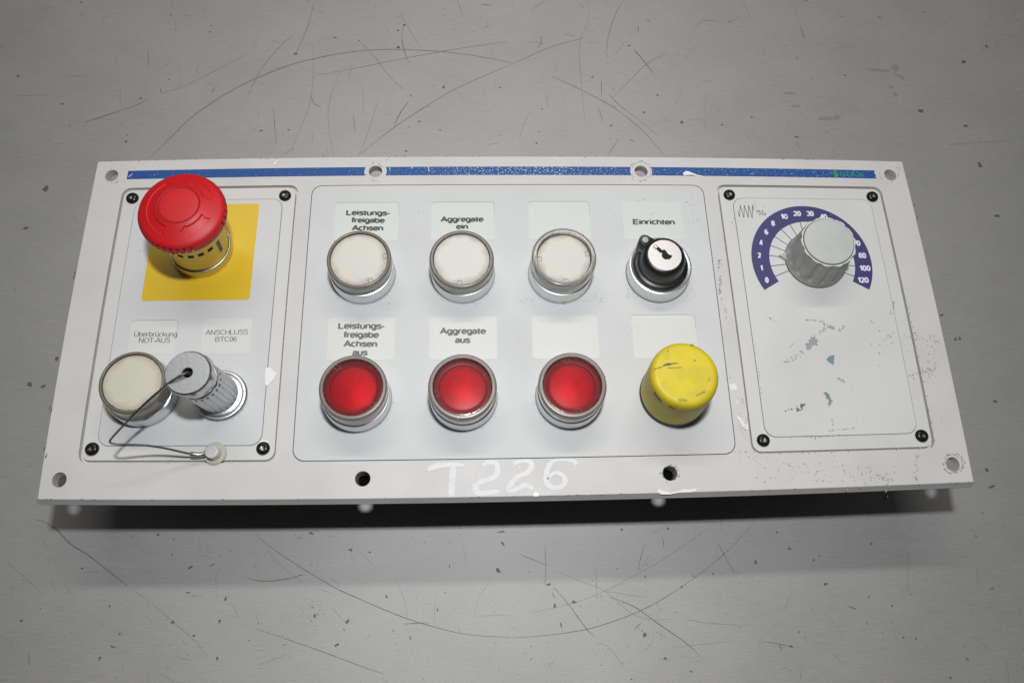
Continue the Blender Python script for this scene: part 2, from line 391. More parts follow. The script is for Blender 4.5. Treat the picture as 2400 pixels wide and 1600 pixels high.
# ------------------------------------------------------------------ lettering
def arc_(cx, cy, rx, ry, a0, a1, n=12): return [(cx + rx * math.cos(math.radians(a0 + (a1 - a0) * i / n)), cy + ry * math.sin(math.radians(a0 + (a1 - a0) * i / n))) for i in range(n + 1)]
X = .75                                  # x height; capitals are 1 high
def bowl(cx, w): return arc_(cx, X / 2, w, X / 2, 0, 360, 20)
GL = {                                   # advance, centre lines of the strokes (thick = stroke half width is kept inside)
 'L': (.66, [[(.08, 1), (.08, 0), (.60, 0)]]), 'E': (.72, [[(.64, 1), (.08, 1), (.08, 0), (.66, 0)], [(.08, .53), (.60, .53)]]),
 'T': (.70, [[(.02, 1), (.68, 1)], [(.35, 1), (.35, 0)]]), 'N': (.80, [[(.08, 0), (.08, 1), (.70, 0), (.70, 1)]]), 'H': (.80, [[(.08, 0), (.08, 1)], [(.70, 0), (.70, 1)], [(.08, .53), (.70, .53)]]),
 'A': (.80, [[(.02, 0), (.39, 1), (.76, 0)], [(.16, .33), (.62, .33)]]), 'U': (.80, [[(.08, 1), (.08, .34)] + arc_(.39, .32, .31, .32, 180, 360) + [(.70, 1)]]),
 'C': (.80, [arc_(.41, .5, .34, .5, 42, 318, 18)]), 'O': (.86, [arc_(.43, .5, .36, .5, 0, 360, 24)]),
 'S': (.74, [[(.64, .74)] + arc_(.37, .74, .26, .26, 20, 200, 10) + arc_(.37, .26, .29, .26, 70, -160, 12)]),
 'B': (.74, [[(.08, 0), (.08, 1), (.40, 1)] + arc_(.40, .765, .22, .235, 90, -90, 8) + [(.08, .53)], [(.40, .53)] + arc_(.40, .265, .26, .265, 90, -90, 8) + [(.08, 0)]]),
 'e': (.62, [[(.09, .39), (.55, .39)] + arc_(.32, X / 2, .24, X / 2, 6, 320, 16)]), 'i': (.28, [[(.13, X), (.13, 0)], [(.13, 1.02), (.13, .90)]]),
 's': (.58, [[(.50, .54)] + arc_(.29, .545, .20, .185, 10, 200, 8) + arc_(.29, .185, .22, .185, 60, -165, 9)]), 't': (.38, [[(.17, .96), (.17, .12)] + arc_(.28, .12, .11, .12, 180, 280, 4), [(.02, X), (.33, X)]]),
 'u': (.64, [[(.09, X), (.09, .24)] + arc_(.30, .23, .21, .23, 180, 330, 8) + [(.53, .2)], [(.53, X), (.53, 0)]]), 'n': (.64, [[(.09, X), (.09, 0)], [(.09, .52)] + arc_(.31, .50, .22, .23, 150, 0, 8) + [(.53, 0)]]),
 'g': (.66, [bowl(.31, .23), [(.56, X), (.56, -.10)] + arc_(.34, -.08, .22, .20, 0, -150, 8)]), 'f': (.38, [[(.16, 0), (.16, .82)] + arc_(.28, .84, .12, .17, 180, 90, 4) + [(.36, 1.01)], [(.02, X), (.34, X)]]),
 'r': (.42, [[(.09, X), (.09, 0)], [(.09, .50)] + arc_(.30, .48, .20, .24, 160, 85, 5) + [(.38, .71)]]), 'a': (.62, [arc_(.31, .50, .20, .23, 165, 0, 8) + [(.51, 0)], [(.51, .42), (.30, .40)] + arc_(.27, .20, .19, .20, 90, 290, 8) + [(.51, .16)]]),
 'b': (.66, [[(.09, 1.02), (.09, 0)], bowl(.34, .24)]), 'c': (.60, [arc_(.32, X / 2, .24, X / 2, 50, 310, 14)]), 'h': (.64, [[(.09, 1.02), (.09, 0)], [(.09, .52)] + arc_(.31, .50, .22, .23, 150, 0, 8) + [(.53, 0)]]),
 'k': (.60, [[(.09, 1.02), (.09, 0)], [(.52, X), (.09, .28)], [(.24, .42), (.56, 0)]]), '-': (.38, [[(.04, .37), (.34, .37)]]), ' ': (.3, []),
 '0': (.60, [arc_(.29, .5, .215, .5, 0, 360, 22)]), '1': (.46, [[(.08, .74), (.26, .84), (.32, 1), (.32, 0)]]), '2': (.60, [arc_(.29, .72, .22, .28, 170, -30, 12) + [(.08, 0), (.54, 0)]]),
 '3': (.60, [arc_(.28, .755, .20, .245, 160, -80, 12), arc_(.28, .27, .23, .27, 80, -160, 12)]), '4': (.60, [[(.42, 0), (.42, 1), (.04, .26), (.56, .26)]]), '5': (.60, [[(.50, 1), (.14, 1), (.09, .5)] + arc_(.28, .32, .23, .32, 120, -155, 12)]),
 '6': (.60, [arc_(.29, .30, .22, .30, 0, 360, 16), [(.07, .32)] + arc_(.33, .55, .26, .45, 180, 60, 8)]), '7': (.58, [[(.05, 1), (.53, 1), (.20, 0)]]), '8': (.60, [arc_(.29, .76, .19, .24, 0, 360, 16), arc_(.29, .265, .22, .265, 0, 360, 16)]),
 '%': (1.0, [arc_(.22, .76, .15, .22, 0, 360, 14), arc_(.76, .23, .15, .22, 0, 360, 14), [(.72, 1.02), (.26, -.02)]]),
}
GL['\u00dc'] = (GL['U'][0], GL['U'][1] + [[(.24, 1.30), (.24, 1.18)], [(.54, 1.30), (.54, 1.18)]]); GL['\u00fc'] = (GL['u'][0], GL['u'][1] + [[(.20, 1.02), (.20, .90)], [(.42, 1.02), (.42, .90)]])
def word(mb, body, l, r, capmm, z, wgt=.17, bottom=0.):   # l, r: pixel ends of the baseline; wgt: stroke width as part of the capital height
    x = 0; S = []
    for ch in body:
        adv, st = GL[ch]; S += [[(px + x, py) for px, py in s_] for s_ in st]; x += adv
    x0 = min(p[0] for s_ in S for p in s_); x1 = max(p[0] for s_ in S for p in s_)
    A = P(*l, z); B = P(*r, z); L_ = (B - A).length; h = capmm / 1000; wd = wgt * h; ex = (B - A) / L_; ey = Vector((-ex.y, ex.x, 0)); W_ = L_ - wd
    K = 1.45; hk = h * K; tmp = MB()         # a pen that is broader across than down
    for n_, s_ in enumerate(S):
        pts = [Vector((wd / 2 + W_ * (p[0] - x0) / (x1 - x0), wd / 2 + (hk - wd) * p[1], 0)) for p in s_]
        closed = (pts[0] - pts[-1]).length < 1e-6
        q_ = [pts[0]]                    # square corners: break the stroke at each sharp turn and overlap the ends
        for i in range(1, len(pts) - 1):
            a = (pts[i] - pts[i - 1]); b = (pts[i + 1] - pts[i])
            if a.length > 1e-9 and b.length > 1e-9 and a.angle(b) > .6:
                q_ += [pts[i] + a.normalized() * wd * .48, None, pts[i] - b.normalized() * wd * .48]
            else: q_.append(pts[i])
        q_.append(pts[-1]); run = []
        if closed: q_.append(pts[1] if len(pts) > 2 else pts[-1])
        for p in q_ + [None]:
            if p is None:
                if len(run) > 1: ribbon(tmp, run, wd, cap=False)
                run = []
            else: run.append(p)
    out = []
    for v in tmp.v:
        p = A + ex * v[0] + ey * (v[1] / K); out.append((p.x, p.y, z + v[2] * .5))
    mb.add(out, tmp.f)

# name tags: corners in mm, words in photograph pixels
TAGS = [
 ('tag', (-81.8, -52.1, 36.1, 56.2), True, 'tag reading Leistungsfreigabe Achsen in the upper row', 'b', [('Leistungs-', 810.8, 915.5, 504.7, 506), ('freigabe', 821.5, 902, 522.3, 523.2), ('Achsen', 823.4, 898.3, 540.8, 541.2)]),
 ('tag', (-37.1, -7.6, 36.1, 56.1), True, 'tag reading Aggregate ein', 'b', [('Aggregate', 1032, 1134, 520.6, 520.2), ('ein', 1068.6, 1097.4, 537.6, 537.6)]),
 ('tag', (8.4, 37.2, 36.1, 56.3), True, 'blank tag in the upper row', 'b', []),
 ('tag', (52.8, 81.4, 36.1, 56.25), False, 'tag reading Einrichten above the key switch', 'b', [('Einrichten', 1483.6, 1582.3, 526.3, 527)]),
 ('tag_warm', (-81.6, -52.2, -21.7, -1.9), False, 'tag reading Leistungsfreigabe Achsen aus in the lower row', 'g', [('Leistungs-', 792, 903, 770.8, 771.4), ('freigabe', 803, 888.4, 791.6, 792.2), ('Achsen', 804, 884, 813, 813.4), ('aus', 825, 861.8, 833.4, 833.4)]),
 ('tag_warm', (-37.0, -7.5, -21.8, -1.8), False, 'tag reading Aggregate aus', 'g', [('Aggregate', 1030, 1139.6, 783.2, 783), ('aus', 1066, 1102.6, 804.2, 804)]),
 ('tag_warm', (8.1, 37.4, -22.0, -1.8), False, 'blank tag above the right red button', 'g', []),
 ('tag_warm', (52.6, 81.7, -22.3, -1.8), True, 'blank tag behind the yellow button', 'g', []),
 ('tag_warm', (-169.8, -148.6, -17.9, -2.1), True, 'small tag reading Überbrückung NOT-AUS', 'l', [('Überbrückung', 313.5, 414.5, 789, 788.8), ('NOT-AUS', 325, 398, 803.6, 803)]),
 ('tag_warm', (-137.1, -115.4, -18.1, -1.8), False, 'small tag reading ANSCHLUSS BTC06', 'l', [('ANSCHLUSS', 481, 580.6, 784.8, 783.4), ('BTC06', 504, 554.6, 800.8, 800.2)]),
]
for mt, (x0, x1, y0, y1), edge, lab, st, words in TAGS:
    tg = slab('name_tag', rrect(x0, x1, y0, y1, 1.3, 5), [], 0., ZP, M[mt], panel, label=lab)
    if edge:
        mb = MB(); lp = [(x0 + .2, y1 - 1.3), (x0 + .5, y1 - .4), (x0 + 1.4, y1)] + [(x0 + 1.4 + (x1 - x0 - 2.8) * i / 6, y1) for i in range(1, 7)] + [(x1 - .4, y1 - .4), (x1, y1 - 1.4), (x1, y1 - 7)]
        ribbon(mb, [T(*p, ZP + .00003) for p in lp], .00014); mb.build('edge_shade_strip', M['line'], tg, recalc=False)  # thin shade along the tag's top and right edge, drawn as a dark strip
    if words:
        mb = MB()
        for body, l, r, bl, br in words:
            word(mb, body, (l, bl), (r, br), {'b': 3.0, 'g': 3.12, 'l': 2.4}[st], ZP + .00004, {'b': .30, 'g': .29, 'l': .14}[st])
        mb.build('lettering', M['lightprint' if st != 'b' else 'blackprint'], tg, recalc=False)

mb = MB(); word(mb, 'BTA20', (1970.5, 412.8), (2026, 414.8), 2.5, .00011, .17); mb.build('lettering', M['green_text'], face, recalc=False)

# ------------------------------------------------------------------ dial scale
DC = (141.9, 25.0)
mb = MB(); ro, ri = 29.6, 20.95; arc = []
for i in range(61): a = math.radians(210 - 240 * i / 60); arc.append((DC[0] + ro * math.cos(a), DC[1] + ro * math.sin(a)))
for i in range(61): a = math.radians(-30 + 240 * i / 60); arc.append((DC[0] + ri * math.cos(a), DC[1] + ri * math.sin(a)))
ZD = .00008
flat(mb, [TL(arc)], ZD); scale = mb.build('dial_scale', M['navy'], panel, label='violet blue dial scale printed 0 to 120')
mb = MB()
NUM = [('0', 607, 1272), ('1', 528, 1097), ('2', 500, 912), ('4', 523, 730), ('6', 600, 573), ('8', 697, 448), ('10', 858, 350), ('20', 1048, 307), ('30', 1235, 307),
       ('40', 1430, 352), ('50', 1600, 440), ('60', 1765, 580), ('70', 1910, 737), ('80', 1995, 915), ('100', 2032, 1100), ('120', 2005, 1272)]
WD = {'0': 56, '1': 42, '2': 52, '4': 54, '6': 56, '8': 56, '10': 112, '20': 114, '30': 112, '40': 112, '50': 112, '60': 112, '70': 112, '80': 112, '100': 165, '120': 165}
for s, x, y in NUM:
    u, v = 1700 + x * .16156, 450 + y * .16156; hw = WD[s] * .16156 / 2; base = v + 7.0
    word(mb, s, (u - hw, base), (u + hw, base + .15), 2.85, ZD + .00004, .27)
mb.build('numerals', M['white'], scale, recalc=False)
mb = MB()
for i in range(16):
    a = math.radians(202.0 - 14.93 * i); c, s = math.cos(a), math.sin(a)
    ribbon(mb, [T(DC[0] + r * c, DC[1] + r * s, ZD) for r in (12.0, 16, 20.96)], .00034, cap=False)
mb.build('tick_lines', M['blackprint'], scale, recalc=False)
mb = MB()
def cp(x, y): return (1700 + x * .16156, 450 + y * .16156)
zz = [(180, 272), (208, 362), (215, 190), (270, 374), (275, 190), (333, 374), (336, 190), (390, 378), (394, 190), (414, 272)]
for a, b in zip(zz, zz[1:]): ribbon(mb, [P(*cp(*a), ZD), P(*cp(*b), ZD)], .00026, cap=False)
word(mb, '%', cp(458, 340), cp(592, 342), 3.1, ZD, .11); mb.build('percent_symbol', M['blackprint'], panel, recalc=False, label='zigzag and percent sign beside the dial scale')

# ------------------------------------------------------------------ handwriting T226
mb = MB(); q = .18707
def hand(pts, ws):
    s = smoothpts([(960 + x * q, 1050 + y * q, w * q) for (x, y), w in zip(pts, ws)], 7)
    ribbon(mb, [P(a, b, .00008) for a, b, _ in s], [c * .000205 for _, _, c in s], rnd=.16)
hand([(228, 268), (300, 232), (400, 212), (500, 206), (600, 210), (705, 216)], [50, 62, 58, 55, 48, 14])
hand([(545, 235), (532, 400), (524, 602)], [72, 68, 60])
hand([(935, 232), (950, 190), (1020, 172), (1085, 196), (1103, 260), (1080, 345), (1000, 388), (890, 425), (835, 480), (838, 545), (920, 562), (1120, 538)], [30, 45, 50, 58, 62, 60, 50, 55, 66, 66, 60, 40])
hand([(1300, 195), (1350, 170), (1440, 162), (1515, 178), (1525, 235), (1470, 310), (1375, 345), (1295, 415), (1240, 500), (1275, 535), (1350, 505), (1440, 462), (1505, 480), (1540, 522)], [48, 45, 40, 55, 62, 58, 50, 56, 60, 48, 48, 52, 50, 40])
hand([(2090, 210), (2060, 165), (1960, 148), (1840, 152), (1765, 190), (1718, 300), (1712, 400), (1755, 470), (1838, 494), (1915, 470), (1947, 400), (1915, 335), (1840, 305), (1770, 335), (1725, 385)], [44, 46, 30, 30, 50, 56, 60, 56, 46, 52, 60, 50, 42, 36, 20])
mb.build('handwriting', M['chalk'], face, recalc=False, label='T226 written in white marker on the lower edge')

# ------------------------------------------------------------------ screws
def screw(x, y):
    p = T(x, y); mb = MB(); ph = random.random()
    prof = [(2.85, -.2), (2.85, .25), (2.7, .7), (2.35, 1.15), (1.9, 1.42), (1.55, 1.52)]
    lathe(mb, prof, p, n=36)
    hexr = [(1.45, 1.52), (1.28, .75), (0, .6)]
    lathe(mb, [(1.55, 1.52)] + [(1.3, 1.5)], p, n=36)
    o = mb.build('screw', M['blacksteel'], panel, smooth=40)
    mb = MB(); lathe(mb, [(1.32, 1.505), (1.15, .7), (0, .55)], p, n=6); mb.build('hex_socket', M['socket'], o, recalc=False)
for sx in (-1, 1):
    for x in (106.0, 179.2):
        for y in (-60.1, 60.35): screw(sx * x, y)

# ------------------------------------------------------------------ grime
soil = MB(); soft = MB(); chips = MB()
def ring_grime(c, r, n, spread=.9, z=.0001, a0=0, a1=360, size=(.05, .22)):
    for _ in range(n):
        a = math.radians(random.uniform(a0, a1)); rr = (r + abs(random.gauss(0, spread))) / 1000
        s = random.uniform(*size) / 1000; m_ = soil if random.random() < .45 else soft
        blob(m_, (c[0] + rr * math.cos(a), c[1] + rr * math.sin(a), z), s * 1.5, s * .7, a + PI / 2 + random.uniform(-.5, .5), 6)

# ------------------------------------------------------------------ push buttons
def raduv(o, base, lean, lensr):
    uv_ = o.data.uv_layers.new(name='radius')
    for l_ in o.data.loops:
        p = o.data.vertices[l_.vertex_index].co; uv_.data[l_.index].uv = (math.hypot(p.x - base[0] - lean[0] * p.z, p.y - base[1] - lean[1] * p.z) * 1000 / lensr, 0)
def button(base, top, h, rr, kind, lab, lensr, notch, seam=8.6, rbase=14.5, collar='collar', recess=0.9):
    lean = ((top[0] - base[0]) / h, (top[1] - base[1]) / h); H = h * 1000
    mb = MB(); lathe(mb, [(rbase - .1, 0), (rbase, .4), (rbase - .05, seam - .9), (rbase - .35, seam - .25), (rbase - .9, seam), (rbase - 1.6, seam), (rbase - 1.6, .6)], base, lean, 80)
    b = mb.build('push_button', M['chrome'], panel, smooth=35, label=lab)
    mb = MB(); lathe(mb, [(rbase + .35, .02), (rbase + .25, .28), (rbase - .05, .3)], base, lean, 80); mb.build('seal_ring', M['dirtsoft'], b, smooth=35)
    ro = rr
    prof = [(rbase - 1.2, seam - .3), (rbase - .75, seam + .15), (rbase - .7, seam + .9), (rbase - .95, seam + 1.3), (ro - .35, seam + 3.2), (ro - .1, H - 3.2), (ro, H - 1.4), (ro - .15, H - .6), (ro - .55, H - .12), (ro - .95, H), (lensr + .5, H - .05), (lensr + .22, H - .35), (lensr + .15, seam)]
    mb = MB(); lathe(mb, prof, base, lean, 80); mb.build('collar', M[collar], b, smooth=40)
    # inner sleeve seen through the collar
    mb = MB(); lathe(mb, [(lensr + .12, seam - .5), (lensr + .12, H - 1.2)], base, lean, 64); mb.build('inner_sleeve', M['sleeve'], b, smooth=40)
    zl = H - recess
    if kind.startswith('cream'):
        mb = MB(); lathe(mb, [(lensr, seam), (lensr, zl - .25), (lensr - .25, zl), (lensr - .7, zl + .02), (lensr - .75, zl - .12), (lensr - 1.0, zl - .12), (lensr - 1.05, zl + .05), (lensr * .5, zl + .22), (0, zl + .28)], base, lean, 72)
        l = mb.build('lens', M[kind], b, smooth=30); raduv(l, base, lean, lensr)
    else:
        rc = lensr - 2.3
        mb = MB()
        def ser(r, z, a): return r + (.13 if int(a / (2 * PI) * 110 * 2) % 2 else -.05) if abs(r - lensr) < .3 else r
        lathe(mb, [(lensr, seam), (lensr, zl - .5), (lensr - .1, zl), (lensr - .5, zl + .05), (rc + .1, zl - .1), (rc, zl + .15), (rc * .6, zl + .3), (0, zl + .38)], base, lean, 220, rf=ser)
        l = mb.build('lens', M['redlens'], b, smooth=30); raduv(l, base, lean, lensr)
        mb = MB(); lathe(mb, [(rc + .1, zl - 2.9), (rc, zl - 1.9)] + [(rc * (1 - i / 12.), zl - .3 - 1.5 * (1 - i / 12.) ** 1.8) for i in range(1, 13)], base, lean, 48); mb.build('reflector', M['reflector'], b, smooth=50)
        mb = MB(); lathe(mb, [(lensr - .2, zl - 1.0), (rc + .15, zl - 1.0)], base, lean, 64); mb.build('dark_ring', M['redgroove'], b)
    mb = MB()
    for a in notch:
        a = math.radians(a); cx = base[0] + lean[0] * zl / 1000 + (lensr - 1.0) / 1000 * math.cos(a); cy = base[1] + lean[1] * zl / 1000 + (lensr - 1.0) / 1000 * math.sin(a)
        t = Vector((-math.sin(a), math.cos(a), 0)); r_ = Vector((math.cos(a), math.sin(a), 0)); c = Vector((cx, cy, zl / 1000 + .00022)); s1, s2 = .0010, .0008
        pts = [c + t * s1 + r_ * s2, c + t * s1 - r_ * s2, c - t * s1 - r_ * s2, c - t * s1 + r_ * s2]
        ribbon(mb, pts, .00022, cap=False)
    if notch: mb.build('latch_mark', M['dirt'], l, recalc=False)
    mb = MB()
    for _ in range(46):
        a = random.uniform(0, 2 * PI); rad = (lensr + .15 - abs(random.gauss(0, .35))) / 1000; s = random.uniform(.05, .14) / 1000
        blob(mb, (base[0] + lean[0] * zl / 1000 + rad * math.cos(a), base[1] + lean[1] * zl / 1000 + rad * math.sin(a), zl / 1000 + .0003), s * 1.6, s, a + PI / 2, 6)
    for _ in range(12):
        a = random.uniform(0, 2 * PI); rad = rr / 1000 * random.uniform(.93, 1.0); s = random.uniform(.06, .2) / 1000
        blob(mb, (base[0] + lean[0] * h + rad * math.cos(a), base[1] + lean[1] * h + rad * math.sin(a), h + .00002 - (0.0004 if rad > .0139 else 0)), s * 2, s * .8, a + PI / 2, 6)
    mb.build('grime', M['dirt'], b, recalc=False, kind='stuff')
    ring_grime(base, rbase + .25, 46)
    return b
mm = lambda x, y: Vector((x / 1000, y / 1000, 0))
button(mm(-68.39, 19.46), mm(-67.77, 18.85), .018, 14.1, 'cream', 'cream push button below the upper Leistungsfreigabe tag', 12.4, (-62, 8), 8.8)
button(mm(-22.74, 19.47), mm(-22.96, 18.9), .0176, 14.3, 'cream_pale', 'pale cream push button below the Aggregate ein tag', 12.3, (-95,), 8.4)
button(mm(22.14, 19.09), mm(22.3, 19.0), .0188, 14.42, 'cream', 'cream push button with a clear collar below the blank tag', 11.8, (-88, 12, 182), 8.6, collar='collar_clear', recess=2.0)
button(mm(-68.36, -39.85), mm(-67.5, -39.8), .019, 14.0, 'red', 'red push button below the Achsen aus tag', 11.9, (128, -42), 8.6, collar='collar_pink', recess=1.4)
button(mm(-22.65, -39.93), mm(-22.72, -39.9), .0185, 14.28, 'red', 'red push button below the Aggregate aus tag', 12.0, (25, 195), 8.4, collar='collar_pink', recess=1.4)
button(mm(23.43, -39.79), mm(23.0, -39.8), .0182, 14.4, 'red', 'red push button left of the yellow button', 12.1, (98, -80), 8.4, collar='collar_pink', recess=1.4)
button(mm(-159.0, -36.36), mm(-156.7, -36.4), .0188, 13.3, 'cream_dirty', 'yellowed push button beside the capped connector', 11.7, (), 8.6, rbase=14.3)

# ------------------------------------------------------------------ yellow button
base = mm(69.27, -39.39); lean = (-.065, -.003)
mb = MB(); lathe(mb, [(14.7, 0), (14.75, 2.2), (14.3, 3.0), (13.6, 3.2)], base, lean, 80); yb = mb.build('yellow_button', M['black'], panel, smooth=40, label='tall yellow cylindrical button in the lower row')
mb = MB(); lathe(mb, [(13.8, 3.0), (14.45, 3.3), (14.5, 6), (14.3, 22), (14.25, 26.2), (14.05, 27.6), (13.6, 28.8), (12.9, 29.6), (12.0, 30.05), (11.0, 30.12), (10.4, 30.08), (6, 30.16), (0, 30.2)], base, lean, 96)
cap = mb.build('cap', M['yellowcap'], yb, smooth=50)
mb = MB()
def onY(u, v, dz=.00035): return P(u, v, .0302 + dz - .0002)
def yc(x, y): return (1180 + x * .2679, 700 + y * .2679)
for pts, w_ in (([(1315, 617), (1390, 592)], .00025), ([(1395, 588), (1440, 568), (1530, 562)], .0005), ([(1437, 603), (1500, 602), (1560, 597)], .00025), ([(1410, 580), (1470, 574)], .0004)):
    ribbon(mb, [onY(*yc(*p)) for p in smoothpts(pts, 4)], w_, rnd=.6)
blob(mb, onY(*yc(1672, 537)), .0004, .0003)
mb.build('scuff', M['dirt'], cap, recalc=False, kind='stuff')
mb = MB()
for (x, y, s, r_) in ((1745, 815, 1.4, .3), (1800, 700, 1.0, 1.2), (1560, 880, 1.6, -.1), (1600, 892, .8, 0), (1700, 840, .9, .5), (1440, 455, .8, .8), (1650, 400, 1.0, -.3)):
    blob(mb, onY(*yc(x, y)), s / 1000, s / 3200, r_, 10)
mb.build('smudge', mat('dull_yellow', (.40, .34, .03), .6), cap, recalc=False, kind='stuff')
mb = MB()      # worn black patches on the lower left shoulder
for a, z, s in ((-148, 26.6, .9), (-143, 26.4, 1.0), (-137, 25.8, .8), (-150, 27.4, .6), (-118, 26.2, .8), (-112, 25.9, .5), (-60, 26.0, .5)):
    t = math.radians(a); R_ = .01445; c = Vector((base[0] + lean[0] * z / 1000 + R_ * math.cos(t), base[1] + R_ * math.sin(t), z / 1000)); tt = Vector((-math.sin(t), math.cos(t), 0)); n = 8; vs = []
    for i in range(n):
        k = 1 + random.uniform(-.4, .4); b_ = 2 * PI * i / n; vs.append(c + tt * (s * .0012 * k * math.cos(b_)) + Vector((0, 0, s * .0007 * k * math.sin(b_))))
    mb.add(vs, [tuple(range(n))])
mb.build('wear_patch', M['dirt'], cap, recalc=False, kind='stuff')
ring_grime(base, 14.9, 30)

# ------------------------------------------------------------------ key switch
base = mm(67.84, 19.1); lean = (-.045, 0)
mb = MB(); lathe(mb, [(14.5, 0), (14.55, .5), (14.45, 8.2), (14.2, 8.8), (13.6, 9.0), (12.6, 8.6), (12.4, 8.0)], base, lean, 80); ks = mb.build('key_switch', M['chrome'], panel, smooth=35, label='key switch with black body below the Einrichten tag')
mb = MB(); lathe(mb, [(14.85, .02), (14.7, .28), (14.4, .3)], base, lean, 80); mb.build('seal_ring', M['dirt'], ks, smooth=35)
mb = MB(); lathe(mb, [(12.45, 7.6), (12.4, 9.6), (11.9, 10.2), (10.7, 10.5), (10.4, 10.9), (10.1, 13.0), (9.9, 16.6), (9.5, 17.6), (8.9, 18.7), (8.2, 19.3), (7.8, 19.4), (7.65, 19.0)], base, lean, 80)
kb = mb.build('lock_body', M['black'], ks, smooth=35)
mb = MB(); lathe(mb, [(7.7, 18.6), (7.7, 19.25), (7.45, 19.45), (0, 19.5)], base, lean, 64); kf = mb.build('lock_face', M['nickel'], ks, smooth=35)
def kc(x, y, z): return P(1440 + x * .1403, 520 + y * .1403, z)
ct = kc(515, 300, .0172)     # indicator lug
c0 = Vector((base[0] + lean[0] * .0172, base[1], 0)); dr = Vector((ct.x - c0.x, ct.y - c0.y, 0)); dl = dr.length; dr.normalize(); tn = Vector((-dr.y, dr.x, 0))
loop = []
for i in range(13):
    a = -PI / 2 + PI * i / 12; loop.append(Vector((ct.x, ct.y, 0)) + dr * (.0027 * math.cos(a)) + tn * (.0027 * math.sin(a)))
loop += [Vector((ct.x, ct.y, 0)) - dr * .006 + tn * .0045, Vector((ct.x, ct.y, 0)) - dr * .006 - tn * .0045]
mb = MB(); l2 = [(p.x, p.y) for p in loop]; l3 = [(p.x + (ct.x - p.x) * .1, p.y + (ct.y - p.y) * .1) for p in loop]
flat(mb, [l3], .0174); wall(mb, l3, .0174, l2, .0170); wall(mb, l2, .0170, l2, .0105); flat(mb, [l2], .0105, False)
mb.build('indicator_lug', M['black'], ks, smooth=35)
mb = MB(); lathe(mb, [(1.42, 17.2), (1.42, 17.5), (1.2, 17.62), (0, 17.6)], ct, (0, 0), 24); mb.build('indicator_dot', mat('grey_dot', (.42, .42, .42), .5), ks, smooth=40)
zf = .01954
mb = MB(); A, B_ = kc(668, 395, zf), kc(790, 500, zf); ribbon(mb, [A, (A + B_) / 2, B_], .0016, cap=False)
cc = kc(870, 562, zf); blob(mb, cc, .0021, .0019, 0, 24, .03); A, B_ = kc(800, 480, zf + .00003), kc(945, 600, zf + .00003); ribbon(mb, [A, B_], .0021, cap=False)
mb.build('keyhole', M['hole'], kf, recalc=False)
mb = MB(); A, B_ = kc(672, 400, zf + .00004), kc(712, 432, zf + .00004); ribbon(mb, [A, B_], .0009, cap=False)
cc = kc(915, 520, zf + .00006); blob(mb, cc, .0013, .0006, -.75, 12, .05); mb.build('key_slot_glint', M['satin'], kf, recalc=False)
ring_grime(base, 14.8, 60, 1.2); 
for _ in range(40):    # dirt crumbs on the chrome lip
    a = math.radians(random.uniform(-60, 35)); blob(soil, (base[0] + lean[0] * .009 + .0135 * math.cos(a) + random.gauss(0, .0003), base[1] + .0135 * math.sin(a) + random.gauss(0, .0003), .00905), .00018, .0001, random.uniform(0, 3), 6)

# ------------------------------------------------------------------ emergency stop
base = mm(-142.4, 32.1); lean = (.098, .008)
mb = MB(); lathe(mb, [(13.75, 0), (13.8, .3), (13.7, 4.6), (13.4, 5.2), (13.1, 5.3), (13.0, 6.2), (13.0, 29), (12.6, 31)], base, lean, 96); es = mb.build('emergency_stop_button', M['chrome'], panel, smooth=35, label='red mushroom button on a metal collar over the yellow square')
es.data.materials[0] = mat('yellow_reflection_collar', (.66, .54, .14), .38, .55, bump=(400, .06))  # metal collar; the yellow square's reflection is put into its colour
mb = MB(); pts = []
for i in range(97): a = 2 * PI * i / 96; pts.append(Vector((base[0] + lean[0] * .0056 + .01345 * math.cos(a), base[1] + .01345 * math.sin(a), .0056)))
tube(mb, pts, .00042, 8); mb.build('retaining_ring', M['satin'], es, smooth=60)
def boxon(mb, a, z, w_, h_, r=.01302, d=.0004):
    a = math.radians(a); n_ = 3; vs = []
    for zz_ in (z - h_ / 2, z + h_ / 2):
        for i in range(n_ + 1):
            b_ = a + (i / n_ - .5) * w_ / r; vs.append((base[0] + lean[0] * zz_ + (r + .00006) * math.cos(b_), base[1] + lean[1] * zz_ + (r + .00006) * math.sin(b_), zz_))
    mb.add(vs, [(i, i + 1, n_ + 2 + i, n_ + 1 + i) for i in range(n_)])
mb = MB()
for a in (-143, -124, -105, -85, -66, -46): boxon(mb, a, .0195, .0025, .0022)
mb.build('slot_window', M['hole'], es, recalc=False)
mb = MB(); boxon(mb, -26, .0156, .0020, .0090); mb.build('guide_slot_shade', M['under'], es, recalc=False)
def capz(r, th):          # raised arrows between r 9.6 and 14.2
    d_ = math.degrees(th) % 360
    for a0, a1 in ((14, 74), (-84 % 360, -20 % 360), (108, 248)):
        aa = (a0) % 360; bb = (a1) % 360
        span = (bb - aa) % 360; x = (d_ - aa) % 360
        mid = 12.0; hw_ = 1.75
        head = x if True else 0
        # head at the clockwise end: narrows to a point over 14 degrees, wider barb before it
        if x <= span:
            half = hw_ if x > 15 else (hw_ + .55) * x / 15
            tail = span - abs(r - mid) * 0 - (5 * (1 - abs(r - mid) / hw_) if abs(r - mid) < hw_ else 0)
            if x > tail: continue
            e_ = half - abs(r - mid)
            if e_ > 0: return min(e_ / .22, 1.) * min(x / 1.5, 1.) * min((tail - x) / 1.5, 1.)
    return 0.
def cap_rf(r, z, th):
    k = capz(r, th)
    if r > 17.0 and z < 35.6:                     # finger notches round the skirt
        f_ = (th / (2 * PI) * 40) % 1.
        sect = math.sin(th * 3 + .8) > -.35
        if f_ < .26 and sect: r -= .95
    return (r, -.5 * k)
